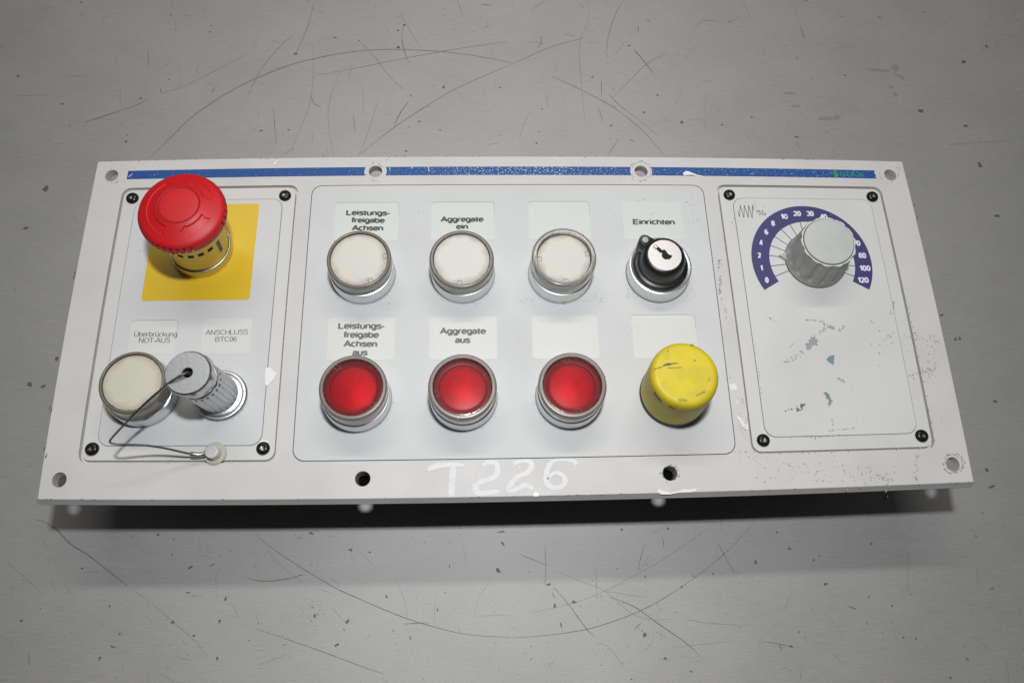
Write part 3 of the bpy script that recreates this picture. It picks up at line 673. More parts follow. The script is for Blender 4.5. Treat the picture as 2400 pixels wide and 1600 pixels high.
prof = [(12.8, 31.6), (15.5, 31.2), (17.2, 31.3), (17.75, 31.6), (18.0, 32.4), (18.15, 34.2), (18.05, 35.4), (17.6, 36.4), (16.9, 37.1), (16.2, 37.5)]
prof += [(r, 37.5 + (16.2 - r) * .46) for r in [15.6 - .2 * i for i in range(34)]]
prof += [(8.75, 40.95), (8.5, 40.75), (8.3, 40.6), (8.1, 40.75), (7.9, 41.0), (7.0, 41.15), (4, 41.35), (0, 41.45)]
mb = MB(); lathe(mb, prof, base, lean, 400, rf=cap_rf); cp_ = mb.build('mushroom_cap', M['red'], es, smooth=28)
mb = MB(); c41 = Vector((base[0] + lean[0] * .0407, base[1] + lean[1] * .0407, .04072)); n = 90
ribbon(mb, [c41 + Vector((.00832 * math.cos(2 * PI * i / n), .00832 * math.sin(2 * PI * i / n), 0)) for i in range(n + 1)], .0003, rnd=.5, cap=False)
mb.build('groove_ring', M['redgroove'], cp_, recalc=False)  # uneven dark red line following the groove of the cap
ring_grime(base, 13.9, 60, .9, .00012)

# ------------------------------------------------------------------ connector with dust cap
base = mm(-126.4, -37.44); top34 = Vector((-.1289, -.0377, 0)); lean = ((top34.x - base.x) / .034, (top34.y - base.y) / .034)
mb = MB(); lathe(mb, [(11.2, 0), (11.2, 1.4), (10.7, 1.9), (9.9, 2.0), (9.85, 2.9), (9.3, 3.3), (7, 3.4)], base, lean, 72); cn = mb.build('connector', M['satin'], panel, smooth=35, label='capped silver connector leaning towards the yellowed button')
def knurl(r, z, a):
    k = math.sin(a * 22) ; g_ = .16 if k > 0 else -.16
    if (a * 22 / (2 * PI)) % 1 < .5: g_ += .10 * math.sin(z * 5.2)
    return r + g_ if 5 < z < 22.5 and r > 7.4 else r
prof = [(7.2, 3.0), (8.2, 3.6), (8.3, 4.8)] + [(8.25, 5.1 + .5 * i) for i in range(35)] + [(8.0, 23), (8.15, 23.3), (8.15, 24.2), (7.6, 24.6)]
mb = MB(); lathe(mb, prof, base, lean, 264, rf=knurl); mb.build('knurled_sleeve', M['satin'], cn, smooth=30)
mb = MB(); lathe(mb, [(7.6, 24.4), (7.7, 25), (7.2, 25.4), (7.9, 25.9), (8.3, 26.3), (8.2, 26.8), (7.3, 27.2), (7.3, 28.1)], base, lean, 64); mb.build('thread', M['satin'], cn, smooth=35)
mb = MB(); lathe(mb, [(7.95, 27.0), (7.75, 28.2)], base, lean, 64); mb.build('gap_shade_band', M['black'], cn, smooth=35)  # shade of the gap below the dust cap, drawn as a black band
def hexf(r, z, a):
    m_ = ((a + math.radians(12)) % (PI / 3)) - PI / 6; flatr = (8.45 if z < 33 else 9.9) / math.cos(m_); return min(r, flatr)
mb = MB(); lathe(mb, [(7.0, 28.0), (9.2, 28.3), (9.45, 28.8), (9.45, 32.6), (9.0, 33.3), (8.6, 33.9), (8.4, 34.05), (2.2, 34.05), (1.9, 33.7)], base, lean, 96, rf=hexf); hc = mb.build('dust_cap', M['satin'], cn, smooth=35)
mb = MB(); lathe(mb, [(1.9, 33.7), (1.7, 30.5), (0, 30)], base, lean, 32); mb.build('eyelet_hole', M['hole'], cn, smooth=40)
ring_grime(base, 11.3, 34)

# wire from the cap to the stud
def wc(x, y, z): return P(220 + x * .19134, 800 + y * .19134, z / 1000.)
path = [wc(1155, 372, 34.3), wc(1110, 395, 35.2), wc(1050, 424, 35.4), wc(930, 500, 34.4), wc(800, 612, 30), wc(640, 752, 26), wc(510, 882, 23.5), wc(390, 1000, 22), wc(265, 1130, 21.4), wc(206, 1200, 21.2), wc(196, 1226, 21), wc(222, 1247, 20.6), wc(290, 1258, 20), wc(430, 1262, 18), wc(640, 1272, 15), wc(850, 1302, 11.5), wc(1050, 1346, 8), wc(1180, 1374, 5.2), wc(1290, 1384, 3.8), wc(1370, 1372, 3.4)]
s = smoothpts([tuple(p) for p in path], 6)
mb = MB(); tube(mb, [Vector(p) for p in s], .00043, 8); wr = mb.build('lanyard_wire', M['wire'], panel, smooth=80, label='thin steel wire looping from the dust cap to the stud')
mb = MB()
mb = MB(); tube(mb, [Vector(p) for p in s[4:14]], .00058, 8); mb.build('ferrule', M['wire'], wr, smooth=60)
mb = MB(); tube(mb, [Vector(p) for p in s[20:40]], [.00054 + .00010 * (i % 2) for i in range(20)], 8); mb.build('braid', M['ferrule'], wr, smooth=30)
mb = MB(); tube(mb, [Vector(p) for p in s[-13:-1]], .00095, 10); mb.build('ferrule', M['ferrule'], wr, smooth=60)
st = mm(-126.49, -62.4)
mb = MB(); lathe(mb, [(4.7, .02), (4.75, .6), (4.5, .85), (2.5, .9)], st, (0, 0), 48); sd = mb.build('lanyard_stud', M['nylon'], panel, smooth=35, label='yellowed washer stud holding the wire end')
mb = MB(); lathe(mb, [(2.9, .7), (2.95, 4.0), (2.6, 4.6), (1.7, 4.75), (1.5, 4.5), (1.2, 4.5), (1.0, 4.75), (0, 4.8)], st, (-.03, 0), 40); mb.build('stud_head', M['stud'], sd, smooth=35)

def cluster(mb, u0, v0, n, sd, sz, z):
    for _ in range(n):
        s_ = sz * random.uniform(.4, 1.4) / 1000; blob(mb, P(random.gauss(u0, sd), random.gauss(v0, sd * .7), z), s_ * random.choice((1, 1.6, 2.6)), s_ * .7, random.uniform(0, 3.1), 6, .4)
# ------------------------------------------------------------------ rotary knob
kbx = T(141.9, 25.0); base = Vector((.1440, .0257, 0)); lean = (-.115, -.04)
mb = MB(); NF = 14
prof = [(14.2, .1), (14.35, .5), (14.3, 1.5), (13.95, 2.0)] + [(13.9 - 1.5 * i / 26, 2.2 + 17.6 * i / 26) for i in range(27)] + [(12.15, 20.1), (11.5, 20.15), (11.45, 19.6)]
def flute(r, z, a):
    if z < 2.2 or r < 11.9: return r
    f_ = (a / (2 * PI) * NF) % 1.; x = (f_ - .5) / .26
    if abs(x) >= 1: return r
    dep = .95 * (1 - x * x); zz_ = (z - 3.1) / 2.2
    if zz_ < 0: return r
    return r - dep * min(1, zz_ * 3) * (1.0 - .35 * min(1, z / 20))
lathe(mb, prof, base, lean, 300, rf=flute); kn = mb.build('rotary_knob', M['knob'], panel, smooth=35, label='grey fluted rotary knob on the dial')
mb = MB()
def lip(r, z, a):
    f_ = (a / (2 * PI) * NF) % 1.; x = (f_ - .5) / .3; q_ = r
    if r > 12 and abs(x) < 1: q_ = r - .45 * (1 - x * x)
    return q_ + (.10 * math.sin(a * 9) + .07 * math.sin(a * 23 + 1) if r > 12 else 0)
lathe(mb, [(12.25, 19.5), (12.55, 19.9), (12.45, 20.25), (11.6, 20.3), (11.5, 20.0)], base, lean, 300, rf=lip); mb.build('worn_lip', M['lipwear'], kn, smooth=60)
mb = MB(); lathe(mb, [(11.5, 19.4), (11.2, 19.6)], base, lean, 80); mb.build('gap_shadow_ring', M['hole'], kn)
mb = MB(); lathe(mb, [(11.22, 19.4), (11.22, 20.7), (10.95, 20.95), (6, 21.15), (0, 21.2)], base, lean, 96); kc_ = mb.build('knob_cap', M['knobcap'], kn, smooth=35)
a0 = math.radians(173)
mb = MB(); c = Vector((base[0], base[1], 0)); dr = Vector((math.cos(a0), math.sin(a0), 0)); tn = Vector((-dr.y, dr.x, 0))
tri = [c + dr * .0176, c + dr * .0140 + tn * .0022, c + dr * .012 + tn * .0022, c + dr * .012 - tn * .0022, c + dr * .0140 - tn * .0022]
l2 = [(p.x, p.y) for p in tri]; flat(mb, [l2], .0016); wall(mb, l2, .0016, l2, .0002); mb.build('pointer', mat('pointer_grey', (.50, .49, .47), .5, var=(900, .8, (.3, .29, .27))), kn)
mb = MB(); lathe(mb, [(14.6, .1), (14.4, .2)], base, (0, 0), 80); mb.build('base_dirt', M['dirt'], kn)

# ------------------------------------------------------------------ stains and wear on the right film, from the photograph
def rp(x, y): return (1640 + x * .3443, 700 + y * .3443)
stn = MB(); stg = MB()
def dots(mb, path, n, sz, jit, z=.0001, f=rp):
    sp = smoothpts(path, 8) if len(path) > 2 else [tuple(path[0][k] + (path[-1][k] - path[0][k]) * i / 8 for k in (0, 1)) for i in range(9)]
    for _ in range(n):
        p = random.choice(sp); u, v = f(p[0] + random.gauss(0, jit), p[1] + random.gauss(0, jit)); s_ = sz * random.uniform(.4, 1.3) / 1000
        blob(mb, P(u, v, z), s_, s_ * random.uniform(.4, .8), random.uniform(0, 3.1), 7, .4)
dots(stg, [(720, 150), (770, 142), (835, 155), (870, 185), (915, 200)], 34, .45, 5)
dots(stg, [(915, 200), (860, 205), (800, 240), (770, 265)], 22, .5, 7)
dots(stg, [(735, 330), (760, 290), (790, 285)], 60, 1.0, 11); dots(stn, [(750, 300), (790, 285)], 14, .6, 10)
dots(stg, [(725, 345), (670, 380), (600, 415), (580, 440)], 26, .45, 8)
dots(stg, [(960, 210), (985, 185)], 8, .5, 4); dots(stg, [(610, 335), (632, 308)], 7, .4, 2)
mb_ = [rp(862, 408), rp(885, 388), rp(917, 382), rp(915, 415), rp(910, 452), rp(895, 440), rp(870, 425)]; stn.add([P(u, v, .00011) for u, v in mb_], [tuple(range(7))])
dots(stn, [(856, 635), (870, 665), (890, 690), (882, 720)], 26, .7, 4); dots(stg, [(882, 720), (885, 770)], 8, .25, 2); dots(stg, [(900, 820), (908, 860)], 8, .4, 4)
dots(stg, [(940, 540), (965, 550), (985, 570)], 12, .5, 4); dots(soil, [(585, 768), (625, 750), (665, 742)], 14, .4, 5); dots(soil, [(665, 765), (690, 740), (712, 722)], 16, .5, 6)
dots(soil, [(690, 720), (712, 730)], 8, .4, 3); dots(stg, [(465, 125), (520, 158)], 8, .4, 6); dots(stg, [(1170, 155), (1185, 170)], 4, .4, 2)
dots(soft, [(1260, 245), (1285, 260), (1210, 330)], 20, .5, 22); dots(soft, [(880, 900), (960, 890), (1050, 880)], 24, .35, 5)
dots(soft, [(1300, 100), (1330, 30)], 16, .4, 9); dots(soil, [(620, 935), (760, 940), (850, 935), (1000, 930)], 26, .22, 3)
dots(soft, [(380, 310), (400, 500), (420, 650)], 20, .3, 2)
# worn paint of the lower right edge
for path, n, jit in (([(360, 1110), (700, 1170), (1000, 1190)], 90, 45), ([(1100, 1200), (1300, 1220)], 60, 38), ([(1480, 1060), (1470, 1200), (1480, 1240)], 28, 7), ([(1400, 250), (1520, 270)], 20, 8), ([(1600, 260), (1580, 420), (1560, 520)], 70, 24), ([(1440, 520), (1590, 470)], 40, 12), ([(150, 20), (210, 150)], 20, 14), ([(280, 690), (290, 830), (300, 900)], 30, 18), ([(240, 1040), (700, 1050), (1500, 1015)], 50, 2.5), ([(1600, 960), (1480, 330), (1420, 60)], 60, 3.5)):
    dots(soft, path, n, .32, jit)
dots(soil, [(1480, 1060), (1470, 1200)], 14, .2, 5); dots(soil, [(1300, 1235), (1140, 1210)], 10, .22, 10)
def around(u, v, r0, r1, n, m_=None):
    for _ in range(n):
        a = random.uniform(0, 2 * PI); r_ = random.uniform(r0, r1); s_ = random.uniform(.1, .35) / 1000
        blob(m_ or soft, P(u + r_ * math.cos(a), v + r_ * .93 * math.sin(a), .0001), s_ * 1.6, s_ * .7, -a + PI / 2, 7)
around(2235.5, 1085, 18, 28, 70); around(2235, 1085, 22, 27, 20, soil); around(1502, 401.7, 21, 28, 60); around(879, 403, 20, 26, 22); around(2085, 407, 20, 25, 16); around(1571, 1109, 19, 25, 24); around(1571, 1109, 17, 19, 10, soil); around(264, 412, 17, 20, 10)
# between the centre film and right insert
c7 = lambda x, y: (1640 + x * .2424, 360 + y * .2424)
for p, n, j in (([(180, 1030), (190, 1120)], 26, 10), ([(200, 1190), (190, 1350)], 30, 9), ([(210, 1400), (215, 1430)], 6, 5)): dots(soft, p, n, .35, j, f=c7)
dots(soil, [(190, 1290), (195, 1350)], 10, .3, 4, f=c7); dots(soil, [(175, 1040), (205, 1025)], 7, .25, 3, f=c7)
# gap dirt lines inside grooves
# chips: bare white paint
def chip(pts, f=rp, z=.00012): chips.add([P(*f(*p), z) for p in pts], [tuple(range(len(pts)))])
chip([(198, 570), (215, 585), (235, 575), (255, 600), (248, 622), (230, 612), (222, 628), (205, 600)])
chip([(250, 800), (268, 788), (280, 815), (305, 820), (300, 850), (330, 860), (328, 890), (305, 880), (285, 858), (270, 830)])
chip([(252, 690), (262, 700), (260, 730), (254, 712)]); chip([(315, 745), (322, 760), (320, 800), (314, 780)])
chip([(1635, 465), (1652, 468), (1672, 472), (1684, 490), (1715, 510), (1700, 522), (1688, 548), (1665, 570), (1650, 590), (1630, 585), (1630, 520)], lambda x, y: (60 + x * .3445, 700 + y * .3445))
chip([(1580, 985), (1600, 962), (1640, 958), (1656, 975), (1640, 978), (1610, 975), (1590, 995)], lambda x, y: (60 + x * .3445, 700 + y * .3445))
cb = lambda x, y: (960 + x * q, 1050 + y * q)
chip([(1550, 600), (1560, 560), (1580, 547), (1605, 560), (1620, 598)], cb)
c1 = lambda x, y: (1000 + x * .5697, 1060 + y * .5697)
chip([(946, 160), (958, 150), (975, 158), (1005, 164), (1035, 158), (1060, 150), (1085, 152), (1110, 146), (1108, 158), (1085, 163), (1040, 164), (1000, 172), (965, 172)], c1)
chip([(1735, 190), (1765, 168), (1790, 172), (1830, 188), (1870, 205), (1925, 216), (1925, 224), (1870, 216), (1820, 205), (1780, 208), (1745, 210)], lambda x, y: (1180 + x * .2423, 360 + y * .2423))
chip([(1915, 108), (1945, 80), (1965, 62), (1968, 70), (1950, 90), (1935, 115)], lambda x, y: (200 + x * .2296, 360 + y * .2296))
for (x, y, w_, h_) in ((960, 150, 5, 35), (1170, 138, 8, 14), (1335, 150, 6, 50)):
    f_ = lambda a, b: (680 + a * .2423, 360 + b * .2423); chip([(x, y - h_ / 2), (x + w_, y - h_ / 2), (x + w_ * 2, y + h_ / 2), (x + w_, y + h_ / 2)], f_)
chip([(438, 238), (480, 205), (484, 208), (446, 240)], lambda x, y: (200 + x * .2296, 360 + y * .2296))
for _ in range(80):   # tiny nicks in the marker lettering zone
    u, v = random.uniform(960, 1400), random.uniform(1075, 1160); blob(chips, P(u, v, .0001), random.uniform(.1, .25) / 1000, .0001, random.uniform(0, 3), 6)
# random fine soil on the whole face
for _ in range(150):
    x, y = random.uniform(-195, 195), random.uniform(-79, 79); s_ = random.uniform(.06, .2) / 1000
    if y < -66 and abs(x) < 40: continue
    blob(random.choice((soil, soft, soft)), T(x, y, .00013), s_ * 1.4, s_ * .8, random.uniform(0, 3), 6)
for y0_ in (-81.3, 81.3):   # nicks in the outer edge
    for _ in range(26): blob(soil, T(random.uniform(-198, 198), y0_ + random.uniform(-.25, .1), .00005), random.uniform(.2, .8) / 1000, .00015, random.uniform(-.2, .2), 7)
for u, v in ((176, 640), (174, 650), (117, 955), (120, 962), (108, 1068), (104, 1050), (2150, 510), (2143, 480)): blob(soil, P(u, v, .00005), .0010, .00035, 1.35, 8)
for u, v, n, sd in ((1530, 500, 16, 10), (1620, 480, 14, 12), (1622, 520, 10, 9), (1480, 760, 16, 14), (1500, 470, 8, 6), (905, 705, 20, 12), (1400, 700, 26, 14), (1245, 705, 20, 12), (1475, 690, 20, 12), (1620, 690, 14, 10), (430, 690, 8, 20), (1770, 480, 14, 10), (1725, 520, 10, 6), (1700, 880, 14, 12), (1225, 790, 6, 30), (960, 1075, 10, 30), (1000, 395, 10, 30), (2110, 395, 10, 6)):
    cluster(soft, u, v, n, sd, .16, .00014)
soil.build('grime', M['dirt'], panel, recalc=False, kind='stuff'); soft.build('faint_grime', M['dirtsoft'], panel, recalc=False, kind='stuff')
stn.build('blue_stain', M['stain'], panel, recalc=False, kind='stuff'); stg.build('grey_stain', M['stain_grey'], panel, recalc=False, kind='stuff')
chips.build('paint_chip', M['chip'], panel, recalc=False, kind='stuff')

# ------------------------------------------------------------------ marks on the table
Z1 = TZ + .00006
hard = MB(); softs = MB(); spots = MB(); smear = MB()
def scr(mb, f, pts, w_, rnd=.35):
    sp = smoothpts([f(*p) for p in pts], 6) if len(pts) > 2 else [f(*pts[0]), tuple((a + b) / 2 for a, b in zip(f(*pts[0]), f(*pts[1]))), f(*pts[1])]
    k = len(sp); ribbon(mb, [P(u, v, Z1 + random.uniform(0, .00004)) for u, v in sp], [w_ / 1000 * .8 * (.35 + .65 * math.sin(PI * (i + .5) / k)) for i in range(k)], rnd)
A1 = lambda x, y: (x * .5102, y * .5102); A2 = lambda x, y: (1200 + x * .5102, y * .5102)
A3 = lambda x, y: (x * .5102, 1180 + y * .5102); A4 = lambda x, y: (1200 + x * .5102, 1150 + y * .5102)
for f, pts, w_ in [
 (A1, [(390, 562), (480, 532), (555, 508)], .6), (A1, [(555, 508), (610, 490), (680, 458)], .35), (A1, [(681, 228), (681, 305)], .4), (A1, [(1257, 495), (1262, 580), (1270, 670)], .35),
 (A1, [(1855, 115), (1846, 180), (1862, 250), (1880, 292)], .45), (A1, [(1810, 580), (1835, 525), (1875, 468)], .5), (A1, [(1622, 525), (1632, 605)], .4), (A1, [(1664, 395), (1672, 525)], .25), (A1, [(1428, 440), (1445, 478), (1475, 488)], .4),
 (A1, [(735, 405), (742, 428)], .6), (A1, [(985, 405), (975, 425)], .6), (A1, [(2210, 20), (2262, 26)], .7),
 (A2, [(560, 230), (590, 262), (650, 338)], .6), (A2, [(132, 160), (135, 195), (115, 220)], .5), (A2, [(512, 0), (470, 80), (440, 180), (434, 270)], .35), (A2, [(1325, 125), (1345, 180)], .6), (A2, [(447, 435), (490, 480), (580, 550)], .35), (A2, [(410, 370), (412, 440)], .45), (A2, [(395, 490), (418, 560)], .4), (A2, [(580, 120), (580, 148)], .7), (A2, [(492, 635), (440, 710)], .35), (A2, [(160, 435), (163, 495)], .3),
 (A3, [(162, 70), (215, 88), (270, 128), (325, 185), (400, 232), (520, 325), (585, 378)], .55), (A3, [(1162, 130), (1240, 195), (1340, 265), (1520, 375), (1620, 422), (1800, 500), (1960, 555), (2150, 600), (2352, 612)], .38),
 (A3, [(1138, 340), (1180, 352), (1250, 353), (1340, 340), (1400, 322)], .42), (A3, [(1172, 572), (1330, 625), (1500, 685), (1650, 742), (1768, 782)], .32), (A3, [(1850, 552), (1968, 545)], .38), (A3, [(132, 675), (134, 750)], .3),
 (A4, [(0, 672), (100, 668), (250, 650), (380, 625), (560, 562), (700, 490), (870, 375), (1000, 265), (1115, 140)], .34), (A4, [(450, 485), (560, 530), (660, 600), (790, 690), (860, 752)], .42), (A4, [(190, 440), (260, 520), (340, 630), (380, 668)], .38), (A4, [(38, 290), (160, 342)], .4), (A4, [(150, 250), (156, 350), (150, 435)], .34),
 (A4, [(612, 240), (590, 310), (580, 365)], .35), (A4, [(945, 240), (985, 310), (1020, 372)], .3), (A4, [(1545, 528), (1580, 543)], .9), (A4, [(1725, 0), (1700, 70)], .3), (A4, [(1228, 705), (1240, 730)], .6), (A4, [(1150, 688), (1230, 702), (1292, 718)], .35), (A4, [(590, 608), (562, 635)], .45), (A4, [(185, 465), (196, 492)], .6), (A4, [(692, 210), (698, 262)], .35)]:
    scr(hard, f, pts, w_)
for f, pts, w_ in [
 (A1, [(690, 725), (760, 655), (880, 540), (1040, 430), (1200, 350), (1400, 280), (1650, 235), (1900, 230), (2150, 252), (2352, 290)], .8), (A1, [(1640, 720), (1790, 600), (1940, 500), (2100, 405), (2352, 295)], .6),
 (A1, [(1140, 440), (1170, 370), (1220, 290), (1300, 200), (1350, 160)], .4), (A1, [(1440, 10), (1420, 100), (1390, 180), (1358, 245)], .55), (A1, [(1450, 345), (1600, 320), (1850, 270), (2100, 225), (2340, 190)], .5), (A1, [(1655, 190), (1720, 260), (1780, 340), (1850, 410)], .45),
 (A1, [(1430, 180), (1440, 300), (1425, 470), (1380, 590), (1340, 680)], .35), (A1, [(1565, 320), (1520, 440), (1508, 560), (1535, 720)], .35), (A1, [(1735, 465), (1690, 610), (1650, 710)], .35), (A1, [(1840, 65), (1900, 170), (1925, 212)], .35), (A1, [(2100, 0), (2130, 80)], .5), (A1, [(2090, 410), (2140, 470)], .3), (A1, [(80, 442), (210, 436)], .35), (A1, [(740, 430), (860, 390), (1000, 320), (1140, 245)], .35), (A1, [(265, 352), (400, 350)], .25), (A1, [(1290, 720), (1350, 680)], .5),
 (A2, [(0, 295), (100, 250), (200, 210), (330, 175)], .55), (A2, [(180, 350), (300, 405), (460, 490), (600, 600), (700, 715)], .6), (A2, [(350, 0), (352, 90), (310, 210), (320, 400), (335, 560)], .35), (A2, [(720, 245), (650, 275), (600, 310), (540, 370), (460, 450)], .45), (A2, [(1060, 0), (1095, 85)], .45), (A2, [(1290, 30), (1325, 125)], .35), (A2, [(820, 165), (870, 100), (950, 98)], .35), (A2, [(80, 510), (30, 640)], .4), (A2, [(1500, 640), (1465, 715)], .35), (A2, [(2000, 665), (2150, 655), (2330, 642)], .35), (A2, [(470, 260), (520, 190)], .3), (A2, [(885, 420), (890, 620)], .25), (A2, [(580, 550), (680, 630)], .35), (A2, [(1300, 645), (1325, 690)], .4),
 (A3, [(585, 378), (700, 460), (800, 545), (890, 625), (960, 705)], .3), (A3, [(1220, 200), (1270, 260), (1330, 315), (1390, 355)], .3), (A3, [(1800, 320), (1850, 420), (1868, 500), (1870, 580)], .25), (A3, [(2000, 410), (1995, 560)], .25), (A3, [(2260, 340), (2200, 430), (2178, 510)], .25), (A3, [(1640, 205), (1720, 290)], .3), (A3, [(1520, 470), (1590, 550)], .3), (A3, [(2115, 130), (2150, 310)], .25), (A3, [(1180, 742), (1320, 690)], .25), (A3, [(1065, 455), (1100, 530)], .3), (A3, [(30, 260), (120, 345), (200, 415)], .25), (A3, [(2180, 515), (2352, 510)], .25),
 (A4, [(920, 155), (860, 200), (700, 310), (540, 400), (400, 470), (260, 520), (80, 560)], .35), (A4, [(200, 365), (320, 415), (430, 460), (540, 555), (640, 590), (740, 585)], .3), (A4, [(385, 335), (390, 500)], .5), (A4, [(800, 590), (950, 610), (1090, 616)], .3), (A4, [(450, 715), (520, 820)], .35), (A4, [(740, 715), (1010, 690)], .25), (A4, [(430, 460), (530, 475), (620, 490)], .25), (A4, [(2135, 350), (2142, 445)], .3), (A4, [(1820, 260), (1818, 450)], .25), (A4, [(2270, 780), (2285, 880)], .3), (A4, [(650, 640), (715, 675)], .3), (A4, [(1330, 810), (1322, 880)], .3), (A4, [(640, 280), (585, 365)], .25)]:
    scr(softs, f, pts, w_)
for f, x, y, rx, ry, ro_ in [
 (A3, 875, 292, 13, 5, .6), (A3, 972, 281, 14, 3, .3), (A3, 1036, 436, 5, 10, 0), (A3, 795, 541, 9, 7, 0), (A3, 1010, 538, 6, 9, -.3), (A3, 1445, 512, 6, 8, 0), (A3, 1597, 540, 10, 9, 0), (A3, 1610, 212, 10, 6, -.3), (A3, 1698, 222, 8, 4, -.2), (A3, 98, 535, 9, 5, 0), (A3, 862, 408, 12, 4, 0), (A3, 998, 710, 5, 8, 0), (A3, 458, 708, 5, 9, 0), (A3, 520, 657, 14, 3, -.3), (A3, 2290, 305, 9, 16, .7), (A3, 2310, 185, 12, 5, -.7), (A3, 2300, 128, 20, 4, .2), (A3, 1430, 135, 16, 5, -.5), (A3, 1775, 425, 10, 4, -.9), (A3, 1548, 648, 12, 5, .3), (A3, 2010, 487, 3, 9, 0), (A3, 1885, 615, 3, 8, 0), (A3, 503, 470, 5, 5, 0), (A3, 550, 597, 4, 5, 0), (A3, 725, 142, 7, 5, 0), (A3, 377, 296, 6, 4, 0), (A3, 890, 605, 6, 5, 0),
 (A4, 1120, 329, 7, 11, 0), (A4, 1440, 427, 10, 7, 0), (A4, 1651, 243, 6, 7, 0), (A4, 1386, 317, 6, 5, 0), (A4, 1413, 296, 6, 4, .6), (A4, 1746, 526, 6, 5, 0), (A4, 704, 766, 9, 6, -.3), (A4, 610, 660, 12, 9, 0), (A4, 197, 527, 8, 9, 0), (A4, 284, 509, 10, 6, 0), (A4, 226, 615, 5, 12, 0), (A4, 170, 428, 14, 5, 0), (A4, 822, 828, 8, 3, -.6), (A4, 1316, 647, 6, 4, 0), (A4, 2092, 771, 8, 4, -.7), (A4, 2014, 857, 6, 5, 0), (A4, 1798, 672, 5, 6, 0), (A4, 1856, 677, 5, 6, 0), (A4, 1285, 713, 8, 5, -.8), (A4, 2132, 208, 3, 8, 0), (A4, 1276, 265, 8, 6, 0), (A4, 1217, 190, 7, 5, 0), (A4, 1640, 487, 5, 4, 0), (A4, 925, 381, 5, 5, 0), (A4, 549, 864, 4, 4, 0), (A4, 612, 393, 4, 8, 0), (A4, 780, 440, 8, 5, .4), (A4, 505, 177, 8, 7, 0), (A4, 716, 172, 5, 7, -.4),
 (A1, 644, 452, 8, 5, .5), (A1, 785, 69, 6, 5, 0), (A1, 1198, 600, 11, 5, -.1), (A1, 1325, 597, 8, 4, 0), (A1, 1357, 248, 11, 8, 0), (A1, 1828, 140, 11, 5, .3), (A1, 1830, 218, 11, 9, 0), (A1, 1857, 115, 7, 8, 0), (A1, 2038, 401, 7, 9, -.4), (A1, 2298, 403, 6, 5, 0), (A1, 1927, 558, 7, 5, 0), (A1, 1540, 172, 13, 4, -.1), (A1, 578, 652, 5, 10, 0), (A1, 584, 620, 4, 4, 0), (A1, 970, 118, 5, 4, 0), (A1, 964, 148, 6, 4, 0), (A1, 82, 350, 8, 8, 0), (A1, 1866, 694, 8, 4, 0), (A1, 1886, 438, 5, 6, 0), (A1, 2022, 598, 6, 4, 0), (A1, 288, 478, 12, 5, .2), (A1, 1650, 187, 5, 5, 0), (A1, 372, 12, 8, 6, 0),
 (A2, 138, 501, 6, 5, 0), (A2, 112, 658, 6, 6, 0), (A2, 369, 354, 7, 5, .5), (A2, 539, 211, 10, 5, 0), (A2, 668, 436, 9, 5, 0), (A2, 606, 516, 9, 7, -.5), (A2, 779, 562, 10, 10, 0), (A2, 964, 573, 7, 6, 0), (A2, 1100, 539, 8, 4, 0), (A2, 1306, 629, 13, 4, 0), (A2, 1530, 347, 7, 5, 0), (A2, 2076, 284, 15, 12, 0), (A2, 1880, 510, 19, 11, -.4), (A2, 2083, 578, 16, 9, 0), (A2, 2180, 213, 12, 7, -.8), (A2, 998, 99, 6, 5, 0), (A2, 1890, 55, 8, 5, 0), (A2, 550, 645, 12, 3, -.7), (A2, 456, 577, 8, 5, -.6), (A2, 626, 96, 6, 4, 0), (A2, 1352, 3, 10, 5, 0)]:
    u, v = f(x, y); blob(spots, P(u, v, Z1 + .00005), rx * .5102 * .00018, ry * .5102 * .00018, ro_ + random.uniform(-.3, .3), 12, .45)
for u, v, rx, ry in ((107, 443, 7, 8), (60, 535, 7, 4), (70, 900, 5, 6), (133, 840, 3, 5), (102, 905, 6, 4), (2297, 387, 5, 9), (2338, 506, 8, 4), (2207, 738, 7, 3), (2333, 940, 6, 3), (2250, 793, 4, 4), (2313, 1100, 4, 5), (2324, 1140, 8, 3), (98, 1150, 6, 3), (2240, 795, 4, 4)):
    blob(spots, P(u, v, Z1 + .00005), rx * .000215, ry * .000215, random.uniform(-.5, .5), 9)
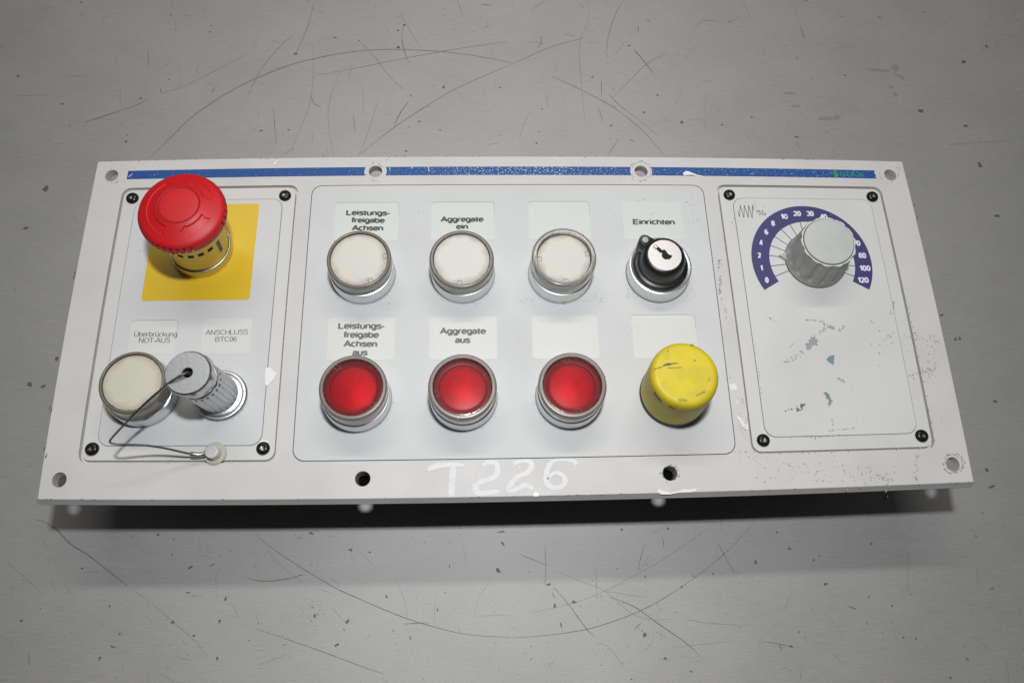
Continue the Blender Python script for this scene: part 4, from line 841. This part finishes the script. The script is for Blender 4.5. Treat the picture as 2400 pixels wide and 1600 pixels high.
for x, y, rx, ry, ro_ in ((1680, 322, 60, 9, -.1), (1762, 310, 22, 26, 0), (1780, 350, 34, 9, -.6), (1440, 545, 40, 14, 0), (1490, 540, 20, 15, .5), (1300, 487, 28, 9, 0), (1272, 428, 30, 8, 0), (1690, 80, 18, 6, 0), (1515, 76, 20, 4, -.2), (1308, 265, 10, 9, 0), (1760, 435, 12, 15, 0), (1740, 400, 14, 8, -.5)):
    u, v = A2(x, y); blob(smear, P(u, v, Z1 + .00002), rx * .5102 * .000215, ry * .5102 * .000215, ro_, 14, .3)
for _ in range(620):     # fine random pits and crumbs
    u, v = random.uniform(-60, 2460), random.choice((random.uniform(-60, 370), random.uniform(1190, 1680), random.uniform(-60, 1680)))
    s_ = random.uniform(.12, .42) / 1000; blob(random.choice((spots, softs, softs)), P(u, v, Z1 + .00003), s_ * random.choice((1, 1, 2)), s_ * .6, random.uniform(0, 3.1), 7, .4)
for _ in range(75):      # clustered faint pits, thicker towards the middle of the sheet
    u, v = random.gauss(1250, 620), random.choice((random.uniform(0, 360), random.uniform(1230, 1600)))
    cluster(random.choice((softs, softs, spots)), u, v, random.randint(6, 18), random.uniform(15, 70), random.choice((.10, .14, .2)), Z1 + .00002)
for _ in range(330):     # short random hairlines
    u, v = random.uniform(-60, 2460), random.choice((random.uniform(-60, 370), random.uniform(1190, 1680), random.uniform(-60, 1680)))
    a = random.choice((random.gauss(0, .25), random.gauss(1.45, .35), random.uniform(0, 3.1))); l_ = random.uniform(6, 42)
    u2, v2 = u + l_ * math.cos(a), v + l_ * math.sin(a)
    ribbon(softs, [P(u, v, Z1), P((u + u2) / 2 + random.uniform(-2, 2), (v + v2) / 2 + random.uniform(-2, 2), Z1), P(u2, v2, Z1)], random.uniform(.1, .28) / 1000, .3)
hard.build('scratches', M['scratch'], table, recalc=False, kind='stuff'); softs.build('faint_scratches', M['scratch_soft'], table, recalc=False, kind='stuff')
spots.build('grease_specks', M['grease'], table, recalc=False, kind='stuff'); smear.build('smears', M['smear'], table, recalc=False, kind='stuff')
